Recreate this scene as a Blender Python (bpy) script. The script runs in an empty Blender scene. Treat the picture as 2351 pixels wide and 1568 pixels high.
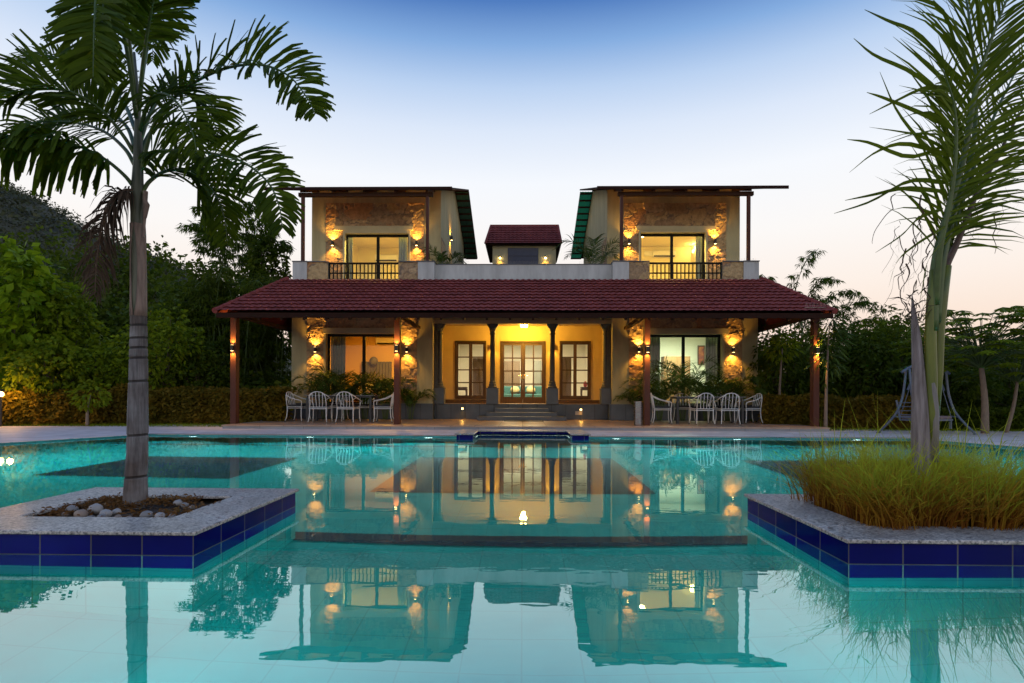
import bpy, math, random
from mathutils import Vector, Matrix, noise
from mathutils.geometry import tessellate_polygon

random.seed(11)
R = math.radians
rnd = random.random
uni = random.uniform
scene = bpy.context.scene
COL = scene.collection

# ------------------------------------------------------------------ camera
FOC, CX, PY, HC = 1290.0, 1175.5, 908.0, 0.89      # focal length and principal point in survey pixels (2351 wide), eye height above water
YAW, ROLL = math.atan(24.5 / FOC), R(0.22)
FWD = Vector((-math.sin(YAW), math.cos(YAW), 0))
RT0 = Vector((math.cos(YAW), math.sin(YAW), 0))
UP0 = Vector((0, 0, 1))
RT = RT0 * math.cos(ROLL) + UP0 * math.sin(ROLL)
UP = UP0 * math.cos(ROLL) - RT0 * math.sin(ROLL)
EYE = Vector((0, 0, HC))

def ray(px, py):
    return FWD + RT * ((px - CX) / FOC) + UP * ((PY - py) / FOC)
def A(px, py, Y):                       # point seen at (px,py) on the vertical plane at distance Y
    d = ray(px, py); return EYE + d * (Y / d.y)
def G(px, py, z):                       # point seen at (px,py) on the level z
    d = ray(px, py); return EYE + d * ((z - HC) / d.z)
def X(px, Y): return A(px, 800, Y).x
def Z(px, py, Y): return A(px, py, Y).z
def U(px, py, zf):                      # point of the pool floor seen through the water
    d = ray(px, py).normalized(); s = EYE + d * (-HC / d.z)
    h = Vector((d.x, d.y, 0)); si = h.length / 1.33; h.normalize()
    return s + h * (-zf * si / math.sqrt(1 - si * si)) + Vector((0, 0, zf))

cam = bpy.data.cameras.new("camera"); cam.sensor_width = 36; cam.lens = 36 * FOC / 2351
cam.shift_y = (PY - 784.0) / 2351; cam.clip_end = 3000; cam.clip_start = 0.05
co = bpy.data.objects.new("camera", cam); COL.objects.link(co)
m3 = Matrix((RT, UP, -FWD)).transposed()
co.matrix_world = Matrix.Translation(EYE) @ m3.to_4x4()
scene.camera = co
scene.view_settings.view_transform = 'Standard'; scene.view_settings.look = 'None'
scene.view_settings.exposure = 0; scene.view_settings.gamma = 1
cy = scene.cycles
cy.use_denoising = True
cy.max_bounces = 12; cy.transparent_max_bounces = 24; cy.transmission_bounces = 10; cy.glossy_bounces = 5; cy.diffuse_bounces = 4
cy.caustics_reflective = False; cy.caustics_refractive = False; cy.sample_clamp_indirect = 6; cy.blur_glossy = 0.5

# ------------------------------------------------------------------ mesh helper
class MB:
    def __init__(s): s.v = []; s.f = []; s.t = []
    def add(s, vs, fs):
        n = len(s.v); s.v.extend(vs); s.f.extend([tuple(i + n for i in f) for f in fs]); return n
    def box(s, x0, x1, y0, y1, z0, z1):
        if x0 > x1: x0, x1 = x1, x0
        s.add([(x0,y0,z0),(x1,y0,z0),(x1,y1,z0),(x0,y1,z0),(x0,y0,z1),(x1,y0,z1),(x1,y1,z1),(x0,y1,z1)],
              [(0,3,2,1),(4,5,6,7),(0,1,5,4),(1,2,6,5),(2,3,7,6),(3,0,4,7)])
    def quad(s, a, b, c, d): s.add([tuple(a), tuple(b), tuple(c), tuple(d)], [(0,1,2,3)])
    def prism(s, poly, z0, z1):         # vertical prism on a ccw polygon
        n = len(poly)
        s.add([(p[0],p[1],z0) for p in poly] + [(p[0],p[1],z1) for p in poly],
              [tuple(range(n-1,-1,-1)), tuple(range(n, 2*n))] + [(i,(i+1)%n,n+(i+1)%n,n+i) for i in range(n)])
    def xprism(s, poly, x0, x1):        # prism along x on a (y,z) polygon
        n = len(poly)
        s.add([(x0,p[0],p[1]) for p in poly] + [(x1,p[0],p[1]) for p in poly],
              [tuple(range(n)), tuple(range(2*n-1, n-1, -1))] + [(i,n+i,n+(i+1)%n,(i+1)%n) for i in range(n)])
    def tube(s, pts, r, n=8, cap=True, flat=1.0):
        pts = [Vector(p) for p in pts]; k = len(pts)
        rs = r if isinstance(r, (list, tuple)) else [r] * k
        vs = []; ref = None
        for i in range(k):
            t = (pts[min(i+1,k-1)] - pts[max(i-1,0)])
            if t.length < 1e-9: t = Vector((0,0,1))
            t.normalize()
            if ref is None:
                ref = Vector((1,0,0)) if abs(t.x) < .8 else Vector((0,1,0))
            a = (ref - t * ref.dot(t)).normalized(); b = t.cross(a); ref = a
            for j in range(n):
                q = 2*math.pi*j/n
                vs.append(tuple(pts[i] + a*(rs[i]*math.cos(q)) + b*(rs[i]*flat*math.sin(q))))
        fs = [(i*n+j, i*n+(j+1)%n, (i+1)*n+(j+1)%n, (i+1)*n+j) for i in range(k-1) for j in range(n)]
        if cap: fs += [tuple(range(n-1,-1,-1)), tuple(range((k-1)*n, k*n))]
        s.add(vs, fs)
    def lathe(s, c, prof, n=16):        # prof: (radius, z) upward, about a vertical axis through c
        vs = []; k = len(prof)
        for r, z in prof:
            for j in range(n):
                q = 2*math.pi*j/n; vs.append((c[0]+r*math.cos(q), c[1]+r*math.sin(q), c[2]+z))
        fs = [(i*n+j, i*n+(j+1)%n, (i+1)*n+(j+1)%n, (i+1)*n+j) for i in range(k-1) for j in range(n)]
        fs += [tuple(range(n-1,-1,-1)), tuple(range((k-1)*n, k*n))]
        s.add(vs, fs)
    def ball(s, c, rx, ry, rz, n=10, m=7, wob=0, rot=0):
        vs = []; 
        for i in range(m+1):
            th = math.pi*i/m
            for j in range(n):
                q = 2*math.pi*j/n
                d = Vector((math.sin(th)*math.cos(q), math.sin(th)*math.sin(q), math.cos(th)))
                k = 1 + wob*noise.noise(d*1.7 + Vector(c)*9)
                x, y, z = d.x*rx*k, d.y*ry*k, d.z*rz*k
                vs.append((c[0]+x*math.cos(rot)-y*math.sin(rot), c[1]+x*math.sin(rot)+y*math.cos(rot), c[2]+z))
        s.add(vs, [(i*n+j, (i+1)*n+j, (i+1)*n+(j+1)%n, i*n+(j+1)%n) for i in range(m) for j in range(n)])
    def grid(s, P, nu, nv):             # P(i,j) -> point
        vs = [tuple(P(i, j)) for j in range(nv+1) for i in range(nu+1)]
        s.add(vs, [(j*(nu+1)+i, j*(nu+1)+i+1, (j+1)*(nu+1)+i+1, (j+1)*(nu+1)+i) for j in range(nv) for i in range(nu)])
    def leaf(s, p, d, L, W, droop=0.0, side=None):
        d = d.normalized()
        if side is None:
            side = d.cross(Vector((uni(-1,1), uni(-1,1), uni(-1,1))))
            if side.length < 1e-3: side = Vector((1,0,0))
        side = side.normalized() * (W*.5)
        q = p + d*(L*.45); e = p + d*L + Vector((0,0,-droop*L))
        s.add([tuple(p), tuple(q+side), tuple(e), tuple(q-side)], [(0,1,2,3)])
    def strip(s, pts, ws, side):        # a ribbon
        vs = []
        for p, w in zip(pts, ws): vs += [tuple(p - side*(w*.5)), tuple(p + side*(w*.5))]
        s.add(vs, [(2*i, 2*i+1, 2*i+3, 2*i+2) for i in range(len(pts)-1)])
    def build(s, name, mat, parent=None, origin=None, smooth=False, bevel=0, tint=None):
        o0 = Vector((0,0,0))
        if parent is not None:
            r = parent
            while r.parent is not None: r = r.parent
            o0 = Vector(r.location)
        elif origin is not None: o0 = Vector(origin)
        me = bpy.data.meshes.new(name)
        me.from_pydata([(v[0]-o0.x, v[1]-o0.y, v[2]-o0.z) for v in s.v], [], s.f)
        me.materials.append(mat)
        if smooth: me.polygons.foreach_set("use_smooth", [True]*len(me.polygons))
        if tint:
            ca = me.color_attributes.new("tint", 'FLOAT_COLOR', 'POINT')
            ca.data.foreach_set("color", [c for t in tint for c in (t[0],t[1],t[2],1.0)])
        me.update()
        o = bpy.data.objects.new(name, me); COL.objects.link(o)
        if parent is not None: o.parent = parent
        else: o.location = o0
        if bevel:
            b = o.modifiers.new("edge", 'BEVEL'); b.width = bevel; b.segments = 2; b.limit_method = 'ANGLE'; b.angle_limit = R(50)
        return o

def spline(pts, n):
    P = [Vector(p) for p in pts]; out = []
    P = [P[0]*2-P[1]] + P + [P[-1]*2-P[-2]]
    m = len(P)-3
    for i in range(n+1):
        t = i/n*m; k = min(int(t), m-1); t -= k
        a, b, c, d = P[k], P[k+1], P[k+2], P[k+3]
        out.append(.5*((2*b)+(c-a)*t+(2*a-5*b+4*c-d)*t*t+(3*b-a-3*c+d)*t**3))
    return out
def tag(o, label=None, cat=None, group=None, kind=None):
    if label: o['label'] = label
    if cat: o['category'] = cat
    if group: o['group'] = group
    if kind: o['kind'] = kind
    return o
def empty(name, loc, label=None, cat=None, group=None, rz=0):
    o = bpy.data.objects.new(name, None); COL.objects.link(o); o.location = loc; o.rotation_euler = (0,0,rz); o.empty_display_size = .1
    return tag(o, label, cat, group)
def copy_tree(o, parent=None):
    kids = list(o.children)
    c = o.copy(); COL.objects.link(c)
    if parent is not None: c.parent = parent
    for ch in kids: copy_tree(ch, c)
    return c
def place(root, loc, rz=0, label=None, sc=None, first=False):
    c = root if first else copy_tree(root)
    c.location = loc; c.rotation_euler = (0,0,rz)
    if sc: c.scale = (sc,sc,sc) if not isinstance(sc, tuple) else sc
    if label: c['label'] = label
    return c
def light(kind, name, loc, parent, energy, col, **kw):
    l = bpy.data.lights.new(name, kind); l.energy = energy; l.color = col
    d = kw.pop('dir', None)
    for k, v in kw.items(): setattr(l, k, v)
    o = bpy.data.objects.new(name, l); COL.objects.link(o)
    o0 = Vector((0,0,0))
    if parent is not None:
        o.parent = parent; r = parent
        while r.parent is not None: r = r.parent
        o0 = Vector(r.location)
    o.location = Vector(loc) - o0
    if d is not None: o.rotation_euler = Vector(d).to_track_quat('-Z', 'Y').to_euler()
    return o

# ------------------------------------------------------------------ materials
def _new(name):
    m = bpy.data.materials.new(name); m.use_nodes = True
    nt = m.node_tree; b = nt.nodes['Principled BSDF']
    return m, nt, nt.nodes, nt.links, b
def MAT(name, col, rough=.6, var=.2, scale=6.0, bump=0.0, bscale=40.0, metal=0.0, spec=.5, stretch=(1,1,1), hue=None, fine=0.0, coat=0.0):
    m, nt, N, L, b = _new(name)
    tc = N.new('ShaderNodeTexCoord'); mp = N.new('ShaderNodeMapping'); mp.inputs['Scale'].default_value = stretch
    L.new(tc.outputs['Object'], mp.inputs['Vector'])
    n1 = N.new('ShaderNodeTexNoise'); n1.inputs['Scale'].default_value = scale; n1.inputs['Detail'].default_value = 6; n1.inputs['Roughness'].default_value = .62
    L.new(mp.outputs[0], n1.inputs['Vector'])
    cr = N.new('ShaderNodeValToRGB')
    c1 = [max(0, c*(1-var)) for c in col]; c2 = [min(1, c*(1+var)) for c in (hue or col)]
    cr.color_ramp.elements[0].position = .3; cr.color_ramp.elements[0].color = (*c1, 1)
    cr.color_ramp.elements[1].position = .7; cr.color_ramp.elements[1].color = (*c2, 1)
    L.new(n1.outputs['Fac'], cr.inputs['Fac']); last = cr.outputs['Color']
    if fine:
        n3 = N.new('ShaderNodeTexNoise'); n3.inputs['Scale'].default_value = bscale*2; n3.inputs['Detail'].default_value = 3
        L.new(tc.outputs['Object'], n3.inputs['Vector'])
        mr = N.new('ShaderNodeMapRange'); mr.inputs[1].default_value = .3; mr.inputs[2].default_value = .7; mr.inputs[3].default_value = 1-fine; mr.inputs[4].default_value = 1+fine
        L.new(n3.outputs['Fac'], mr.inputs[0])
        vm = N.new('ShaderNodeVectorMath'); vm.operation = 'SCALE'; L.new(last, vm.inputs[0]); L.new(mr.outputs[0], vm.inputs['Scale']); last = vm.outputs[0]
    L.new(last, b.inputs['Base Color'])
    rr = N.new('ShaderNodeMapRange'); rr.inputs[3].default_value = max(.02, rough-.12); rr.inputs[4].default_value = min(1, rough+.12)
    L.new(n1.outputs['Fac'], rr.inputs[0]); L.new(rr.outputs[0], b.inputs['Roughness'])
    b.inputs['Metallic'].default_value = metal; b.inputs['Specular IOR Level'].default_value = spec
    if coat: b.inputs['Coat Weight'].default_value = coat; b.inputs['Coat Roughness'].default_value = .08
    if bump:
        n2 = N.new('ShaderNodeTexNoise'); n2.inputs['Scale'].default_value = bscale; n2.inputs['Detail'].default_value = 4
        L.new(mp.outputs[0], n2.inputs['Vector'])
        bp = N.new('ShaderNodeBump'); bp.inputs['Strength'].default_value = bump; bp.inputs['Distance'].default_value = .02
        L.new(n2.outputs['Fac'], bp.inputs['Height']); L.new(bp.outputs[0], b.inputs['Normal'])
    return m
def EMIT(name, col, k):
    m, nt, N, L, b = _new(name)
    b.inputs['Base Color'].default_value = (*col, 1); b.inputs['Emission Color'].default_value = (*col, 1); b.inputs['Emission Strength'].default_value = k
    return m
def LEAF(name, c1, c2, rough=.45, trans=.45, c3=None, scale=1.2):
    m, nt, N, L, b = _new(name)
    ge = N.new('ShaderNodeNewGeometry'); tc = N.new('ShaderNodeTexCoord')
    n1 = N.new('ShaderNodeTexNoise'); n1.inputs['Scale'].default_value = scale; n1.inputs['Detail'].default_value = 3
    L.new(tc.outputs['Object'], n1.inputs['Vector'])
    ad = N.new('ShaderNodeMath'); ad.operation = 'MULTIPLY_ADD'; ad.inputs[1].default_value = .45
    L.new(ge.outputs['Random Per Island'], ad.inputs[0])
    ms = N.new('ShaderNodeMapRange'); ms.inputs[1].default_value = .3; ms.inputs[2].default_value = .7; ms.inputs[4].default_value = .55
    L.new(n1.outputs['Fac'], ms.inputs[0]); L.new(ms.outputs[0], ad.inputs[2])
    cr = N.new('ShaderNodeValToRGB'); cr.color_ramp.elements[0].color = (*c1, 1); cr.color_ramp.elements[1].color = (*c2, 1)
    if c3:
        e = cr.color_ramp.elements.new(.86); e.color = (*c2, 1); cr.color_ramp.elements[2].color = (*c3, 1)
    L.new(ad.outputs[0], cr.inputs['Fac']); L.new(cr.outputs[0], b.inputs['Base Color'])
    b.inputs['Roughness'].default_value = max(.5, rough); b.inputs['Specular IOR Level'].default_value = .12
    tr = N.new('ShaderNodeBsdfTranslucent'); L.new(cr.outputs[0], tr.inputs['Color'])
    mx = N.new('ShaderNodeMixShader'); mx.inputs[0].default_value = trans
    L.new(b.outputs[0], mx.inputs[1]); L.new(tr.outputs[0], mx.inputs[2])
    L.new(mx.outputs[0], N['Material Output'].inputs['Surface'])
    return m
def TILE(name, col, grout, w, h, rough, offset=0.0, mortar=.012, var=.12, axes='XZ', spec=.5, wear=0.0, bump=.3):
    m, nt, N, L, b = _new(name)
    tc = N.new('ShaderNodeTexCoord'); sp = N.new('ShaderNodeSeparateXYZ'); cb = N.new('ShaderNodeCombineXYZ')
    L.new(tc.outputs['Object'], sp.inputs[0])
    if axes == 'WALL':
        ad = N.new('ShaderNodeMath'); L.new(sp.outputs['X'], ad.inputs[0]); L.new(sp.outputs['Y'], ad.inputs[1])
        L.new(ad.outputs[0], cb.inputs['X']); L.new(sp.outputs['Z'], cb.inputs['Y'])
    else:
        L.new(sp.outputs[axes[0]], cb.inputs['X']); L.new(sp.outputs[axes[1]], cb.inputs['Y'])
    br = N.new('ShaderNodeTexBrick'); br.offset = offset; br.squash = 1
    br.inputs['Scale'].default_value = 1; br.inputs['Brick Width'].default_value = w; br.inputs['Row Height'].default_value = h
    br.inputs['Mortar Size'].default_value = mortar*.5; br.inputs['Mortar Smooth'].default_value = .15
    br.inputs['Color1'].default_value = (*[c*(1-var) for c in col], 1); br.inputs['Color2'].default_value = (*[min(1,c*(1+var)) for c in col], 1)
    br.inputs['Mortar'].default_value = (*grout, 1)
    L.new(cb.outputs[0], br.inputs['Vector'])
    n1 = N.new('ShaderNodeTexNoise'); n1.inputs['Scale'].default_value = 3; n1.inputs['Detail'].default_value = 7
    L.new(tc.outputs['Object'], n1.inputs['Vector'])
    mr = N.new('ShaderNodeMapRange'); mr.inputs[1].default_value = .25; mr.inputs[2].default_value = .75; mr.inputs[3].default_value = 1-.22-wear; mr.inputs[4].default_value = 1.12
    L.new(n1.outputs['Fac'], mr.inputs[0])
    vm = N.new('ShaderNodeVectorMath'); vm.operation = 'SCALE'; L.new(br.outputs['Color'], vm.inputs[0]); L.new(mr.outputs[0], vm.inputs['Scale'])
    L.new(vm.outputs[0], b.inputs['Base Color'])
    rr = N.new('ShaderNodeMapRange'); rr.inputs[3].default_value = rough; rr.inputs[4].default_value = .8
    L.new(br.outputs['Fac'], rr.inputs[0]); L.new(rr.outputs[0], b.inputs['Roughness'])
    b.inputs['Specular IOR Level'].default_value = spec
    if bump:
        bp = N.new('ShaderNodeBump'); bp.inputs['Strength'].default_value = bump; bp.inputs['Distance'].default_value = .004; bp.invert = True
        L.new(br.outputs['Fac'], bp.inputs['Height']); L.new(bp.outputs[0], b.inputs['Normal'])
    return m
def GLASS(name, tintc=(.93,.96,.95), ior=1.5):
    m, nt, N, L, b = _new(name); N.remove(b)
    t = N.new('ShaderNodeBsdfTransparent'); t.inputs[0].default_value = (*tintc, 1)
    g = N.new('ShaderNodeBsdfGlossy'); g.inputs['Roughness'].default_value = .02
    fr = N.new('ShaderNodeFresnel'); fr.inputs['IOR'].default_value = ior
    mx = N.new('ShaderNodeMixShader'); L.new(fr.outputs[0], mx.inputs[0]); L.new(t.outputs[0], mx.inputs[1]); L.new(g.outputs[0], mx.inputs[2])
    L.new(mx.outputs[0], N['Material Output'].inputs['Surface'])
    return m

m_plaster = MAT("plaster", (.42,.37,.20), .85, .20, 2.2, .25, 90, fine=.08, stretch=(1.6,1.6,.35))
m_plaster_pale = MAT("pale_plaster", (.48,.49,.46), .85, .20, 2.4, .25, 90, fine=.08, stretch=(1.6,1.6,.35))
m_porch = MAT("porch_plaster", (.56,.42,.19), .85, .07, 2.2, .45, 120, fine=.07)
m_cream = MAT("cream_band", (.46,.42,.26), .8, .08, 3, .15, 80)
m_room_orange = MAT("room_paint_ochre", (.62,.44,.19), .8, .04, 2)
m_room_white = MAT("room_paint_white", (.74,.74,.66), .8, .04, 2)
m_room_yellow = MAT("room_paint_yellow", (.70,.62,.38), .8, .04, 2)
m_wood = MAT("dark_wood", (.048,.022,.013), .7, .25, 5, .15, 60, stretch=(6,6,.6), spec=.1)
m_post = MAT("brown_painted_steel", (.085,.032,.021), .55, .18, 4, .1, 60, stretch=(4,4,.5), spec=.15)
m_doorwood = MAT("door_wood", (.060,.030,.012), .6, .25, 4, .15, 60, stretch=(8,8,.6))
m_black = MAT("black_frame", (.007,.008,.008), .5, .2, 5, spec=.12)
m_iron = MAT("railing_iron", (.008,.008,.009), .6, .2, 8, spec=.12)
m_slate = TILE("slate_cladding", (.075,.088,.10), (.028,.03,.032), .46, .7, .45, mortar=.014, axes='XZ', var=.22, wear=.15)
m_slatestep = MAT("slate_steps", (.085,.095,.105), .5, .2, 4, .2, 60, fine=.1)
m_column = MAT("carved_stone", (.07,.07,.062), .6, .25, 10, .3, 70, fine=.12)
m_rooftile = MAT("maroon_roof_tile", (.225,.054,.046), .85, .32, 2.5, .3, 120, fine=.18, spec=.15)
m_roofedge = MAT("roof_fascia", (.030,.013,.009), .8, .2, 5, .1, 40, spec=.08)
m_underside = MAT("roof_sheet_underside", (.05,.15,.10), .5, .3, 3, .1, 40)
m_soffit = MAT("soffit_boards", (.36,.23,.12), .6, .2, 5, .1, 40, stretch=(1,8,1))
m_slabside = TILE("kerb_stone", (.27,.28,.29), (.14,.14,.14), 1.1, .5, .6, mortar=.01, axes='XZ', var=.08)
m_slabtop = TILE("verandah_paving", (.42,.29,.20), (.2,.15,.11), .6, .6, .32, mortar=.01, axes='XY', var=.1)
m_deck = TILE("deck_paving", (.66,.60,.58), (.52,.47,.46), .9, .6, .6, mortar=.008, axes='XY', var=.05, wear=.1)
m_lawn = MAT("lawn_soil", (.03,.055,.012), .9, .4, 3, .6, 30)
m_bark = MAT("bark", (.10,.075,.055), .9, .3, 10, .5, 50, stretch=(4,4,1))
m_barkwarm = MAT("smooth_bark", (.20,.15,.11), .8, .25, 10, .3, 50, stretch=(3,3,1))
m_whitemetal = MAT("white_metal", (.66,.67,.64), .4, .06, 8)
m_cushion = MAT("dark_cushion", (.012,.015,.018), .8, .2, 20)
m_tabletop = MAT("table_top", (.20,.20,.20), .25, .1, 8)
m_tableleg = MAT("table_metal", (.02,.022,.026), .45, .2, 8)
m_steel = MAT("brushed_steel", (.20,.20,.22), .26, .05, 3, metal=1.0, stretch=(1,1,12))
m_swing = MAT("swing_frame_paint", (.09,.12,.165), .45, .15, 6)
m_swingcush = MAT("swing_cushion", (.16,.12,.13), .85, .15, 12)
m_curtain = MAT("curtain_cloth", (.30,.36,.33), .85, .12, 6, .1, 80)
m_blue = TILE("cobalt_tile", (.003,.005,.16), (.13,.13,.13), .286, .118, .16, mortar=.008, axes='WALL', var=.22, bump=.5, spec=.08, wear=.1)
m_glass = GLASS("window_glass")
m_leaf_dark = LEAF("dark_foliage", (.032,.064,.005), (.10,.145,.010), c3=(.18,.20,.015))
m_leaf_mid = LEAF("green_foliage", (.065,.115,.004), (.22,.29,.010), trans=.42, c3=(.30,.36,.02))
m_leaf_bright = LEAF("bright_foliage", (.080,.165,.005), (.26,.38,.012), trans=.42, c3=(.36,.42,.02))
m_leaf_bamboo = LEAF("bamboo_foliage", (.028,.065,.006), (.095,.16,.014), c3=(.16,.20,.02))
m_leaf_hedge = LEAF("hedge_foliage", (.07,.08,.010), (.26,.17,.018), c3=(.46,.23,.025))
m_leaf_palm = LEAF("palm_leaflet", (.020,.052,.003), (.105,.17,.006), rough=.38, trans=.5, c3=(.17,.19,.012), scale=2.5)
m_leaf_coco = LEAF("coconut_leaflet", (.045,.085,.003), (.15,.21,.008), rough=.38, trans=.38, c3=(.14,.16,.015), scale=2.5)
m_leaf_dead = LEAF("dead_palm_leaflet", (.05,.032,.02), (.12,.085,.06), rough=.8, trans=.15, scale=3)
m_leaf_areca = LEAF("areca_leaflet", (.022,.050,.008), (.075,.125,.018), trans=.25, c3=(.14,.15,.02), scale=3)
m_rachis = MAT("green_rachis", (.06,.105,.018), .4, .25, 12)
m_rachis_brown = MAT("brown_rachis", (.10,.055,.03), .6, .25, 12)
m_soil = MAT("planter_soil", (.055,.032,.018), .95, .35, 25, .8, 50)
m_scrub = LEAF("hill_scrub", (.045,.060,.030), (.080,.090,.045), trans=.1, c3=(.12,.10,.06), scale=.05)
w_lamp = (1.0, .48, .07)
e_lens = EMIT("lamp_lens", (1.0,.62,.20), 14)
e_bulb = EMIT("bulb_glow", (1.0,.72,.28), 12)
e_pool = EMIT("pool_lens", (.80,1.0,.92), 9)
m_lampbody = MAT("lamp_body", (.02,.017,.014), .5, .2, 10)
# ------------------------------------------------------------------ dusk sky
w = bpy.data.worlds.new("World"); scene.world = w; w.use_nodes = True
nt = w.node_tree; N = nt.nodes; L = nt.links
bg = N['Background']; tc = N.new('ShaderNodeTexCoord'); sp = N.new('ShaderNodeSeparateXYZ'); L.new(tc.outputs['Generated'], sp.inputs[0])
cr = N.new('ShaderNodeValToRGB'); L.new(sp.outputs['Z'], cr.inputs['Fac'])
stops = [(0.0,(.86,.62,.46)),(.10,(.97,.78,.65)),(.175,(.99,.88,.80)),(.26,(.98,.95,.93)),(.352,(.92,.95,1.0)),(.426,(.72,.81,.96)),(.48,(.50,.65,.89)),(.53,(.235,.42,.75)),(.575,(.08,.205,.53)),(.70,(.13,.25,.54)),(1.0,(.17,.28,.56))]
el = cr.color_ramp.elements
el[0].position, el[0].color = stops[0][0], (*stops[0][1],1)
el[1].position, el[1].color = stops[-1][0], (*stops[-1][1],1)
for p, c in stops[1:-1]:
    e = el.new(p); e.color = (*c, 1)
# sky behind the viewer brightened to lift the house front, deck and leaves
mr = N.new('ShaderNodeMapRange'); mr.inputs[1].default_value = -.75; mr.inputs[2].default_value = .55; mr.interpolation_type = 'SMOOTHSTEP'
L.new(sp.outputs['Y'], mr.inputs[0])
east = N.new('ShaderNodeMix'); east.data_type = 'RGBA'; east.blend_type = 'MULTIPLY'; east.inputs[0].default_value = 1
L.new(cr.outputs[0], east.inputs[6]); east.inputs[7].default_value = (1.15,1.15,1.15,1)
mx = N.new('ShaderNodeMix'); mx.data_type = 'RGBA'; L.new(mr.outputs[0], mx.inputs[0]); L.new(east.outputs[2], mx.inputs[6]); L.new(cr.outputs[0], mx.inputs[7])
L.new(mx.outputs[2], bg.inputs['Color']); bg.inputs['Strength'].default_value = 1.0

# ------------------------------------------------------------------ levels and distances (metres)
ZD, ZS, ZP = .03, .125, .61             # deck, verandah slab, porch floor
Y_SLAB, Y_POST, Y_EAVE = 14.0, 14.62, 13.95
Y_BAY, Y_COL, Y_BACK = 17.7, 18.05, 19.8
Y_PAR, Y_TOW, Y_REAR = 17.35, 18.8, 26.1

def sheet(name, outer, hole, z, mat):
    vs = [Vector((p[0],p[1],0)) for p in outer] + [Vector((p[0],p[1],0)) for p in hole]
    tris = tessellate_polygon([[Vector((p[0],p[1],0)) for p in outer], [Vector((p[0],p[1],0)) for p in hole]])
    mb = MB(); fs = []
    for t in tris:
        a, b, c = [vs[i] for i in t]
        fs.append(tuple(t) if (b-a).cross(c-a).z > 0 else (t[0], t[2], t[1]))
    mb.add([(v.x, v.y, z) for v in vs], fs)
    return tag(mb.build(name, mat), kind='structure')

pl = [G(x, y, 0) for x, y in ((690,1002.5),(300,1003.5),(0,1021),(1745,1007),(2130,1013),(2351,1030))]
YF = 11.9
xl1, xr1 = -8.1, 8.1
pool = [(-5.2,.95),(5.2,.95),(9.4,5.5),(8.85,9.6),(xr1,YF),(1.02,YF),(1.02,12.62),(-1.02,12.62),(-1.02,YF),(xl1,YF),(-9.15,9.5),(-9.6,5.5)]
ext = [(-19,-3.5),(19,-3.5),(19,13.2),(15,14.2),(10.4,14.9),(10.4,19),(-10.4,19),(-10.4,15.2),(-14,14.5),(-19,14.2)]
def grow(poly, k):
    cx0 = sum(p[0] for p in poly)/len(poly); cy0 = 6.5
    return [(p[0] + k*(1 if p[0] > 0 else -1), p[1] + k*(1 if p[1] > 6.5 else -1)) for p in poly]
sheet("ground", [(-1500,-300),(1500,-300),(1500,2500),(-1500,2500)], [(-14,-2),(14,-2),(14,13.2),(-14,13.2)], .012, m_lawn)
sheet("pool_deck", ext, pool, ZD, m_deck)

# pool basin: walls, floor and its dark inlays
DEP = -1.0
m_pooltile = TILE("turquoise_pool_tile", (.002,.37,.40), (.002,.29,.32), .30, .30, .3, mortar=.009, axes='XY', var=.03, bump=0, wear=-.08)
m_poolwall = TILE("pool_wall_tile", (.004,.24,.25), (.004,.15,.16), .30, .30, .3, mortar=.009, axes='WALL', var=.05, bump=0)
m_navy = TILE("navy_pool_tile", (.006,.014,.045), (.004,.01,.03), .30, .30, .3, mortar=.009, axes='XY', var=.2, bump=0)
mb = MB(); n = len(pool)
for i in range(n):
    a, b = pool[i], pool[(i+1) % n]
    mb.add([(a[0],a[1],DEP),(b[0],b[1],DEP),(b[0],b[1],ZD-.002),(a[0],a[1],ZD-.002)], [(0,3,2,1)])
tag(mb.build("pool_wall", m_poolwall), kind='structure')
mb = MB()
tri = tessellate_polygon([[Vector((p[0],p[1],0)) for p in pool]])
mb.add([(p[0],p[1],DEP) for p in pool], [tuple(t) for t in tri])
o = tag(mb.build("pool_floor", m_pooltile), kind='structure')
mb = MB()
def inlay(corners, k):
    mb.add([(c[0], c[1], DEP+.004*k) for c in corners], [(0,1,2,3)])
inlay([(-1.69,6.2),(1.47,6.2),(1.44,9.15),(-1.66,9.15)], 1)
inlay([(-6.1,6.87),(-3.62,6.87),(-3.56,8.88),(-6.05,8.88)], 1)
inlay([(3.46,6.95),(5.95,6.95),(5.9,8.92),(3.44,8.92)], 1)
for i in range(24):                      # the curved band between shallow and deep water
    xa, xb = -6+i*.5, -5.5+i*.5
    fa = lambda x: 4.49 + .006*x*x
    ta = lambda x: .26 - .02*abs(x)*(abs(x)<3)-.06*(abs(x)>=3)
    mb.add([(xa,fa(xa)-ta(xa)/2,DEP+.004),(xb,fa(xb)-ta(xb)/2,DEP+.004),(xb,fa(xb)+ta(xb)/2,DEP+.004),(xa,fa(xa)+ta(xa)/2,DEP+.004)], [(0,1,2,3)])
inlay([(xl1,10.75),(xr1,10.75),(xr1,10.95),(xl1,10.95)], 1)
tag(mb.build("pool_floor_inlay", m_navy), kind='structure')

# water surface
m, nt, N, L, b = _new("pool_water"); N.remove(b)
gl = N.new('ShaderNodeBsdfGlossy'); gl.inputs['Roughness'].default_value = .0; gl.inputs['Color'].default_value = (.82,.96,.99,1)
rf = N.new('ShaderNodeBsdfRefraction'); rf.inputs['IOR'].default_value = 1.33; rf.inputs['Roughness'].default_value = 0; rf.inputs['Color'].default_value = (.88,1,1,1)
fr = N.new('ShaderNodeFresnel'); fr.inputs['IOR'].default_value = 1.33
ge = N.new('ShaderNodeNewGeometry')
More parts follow.
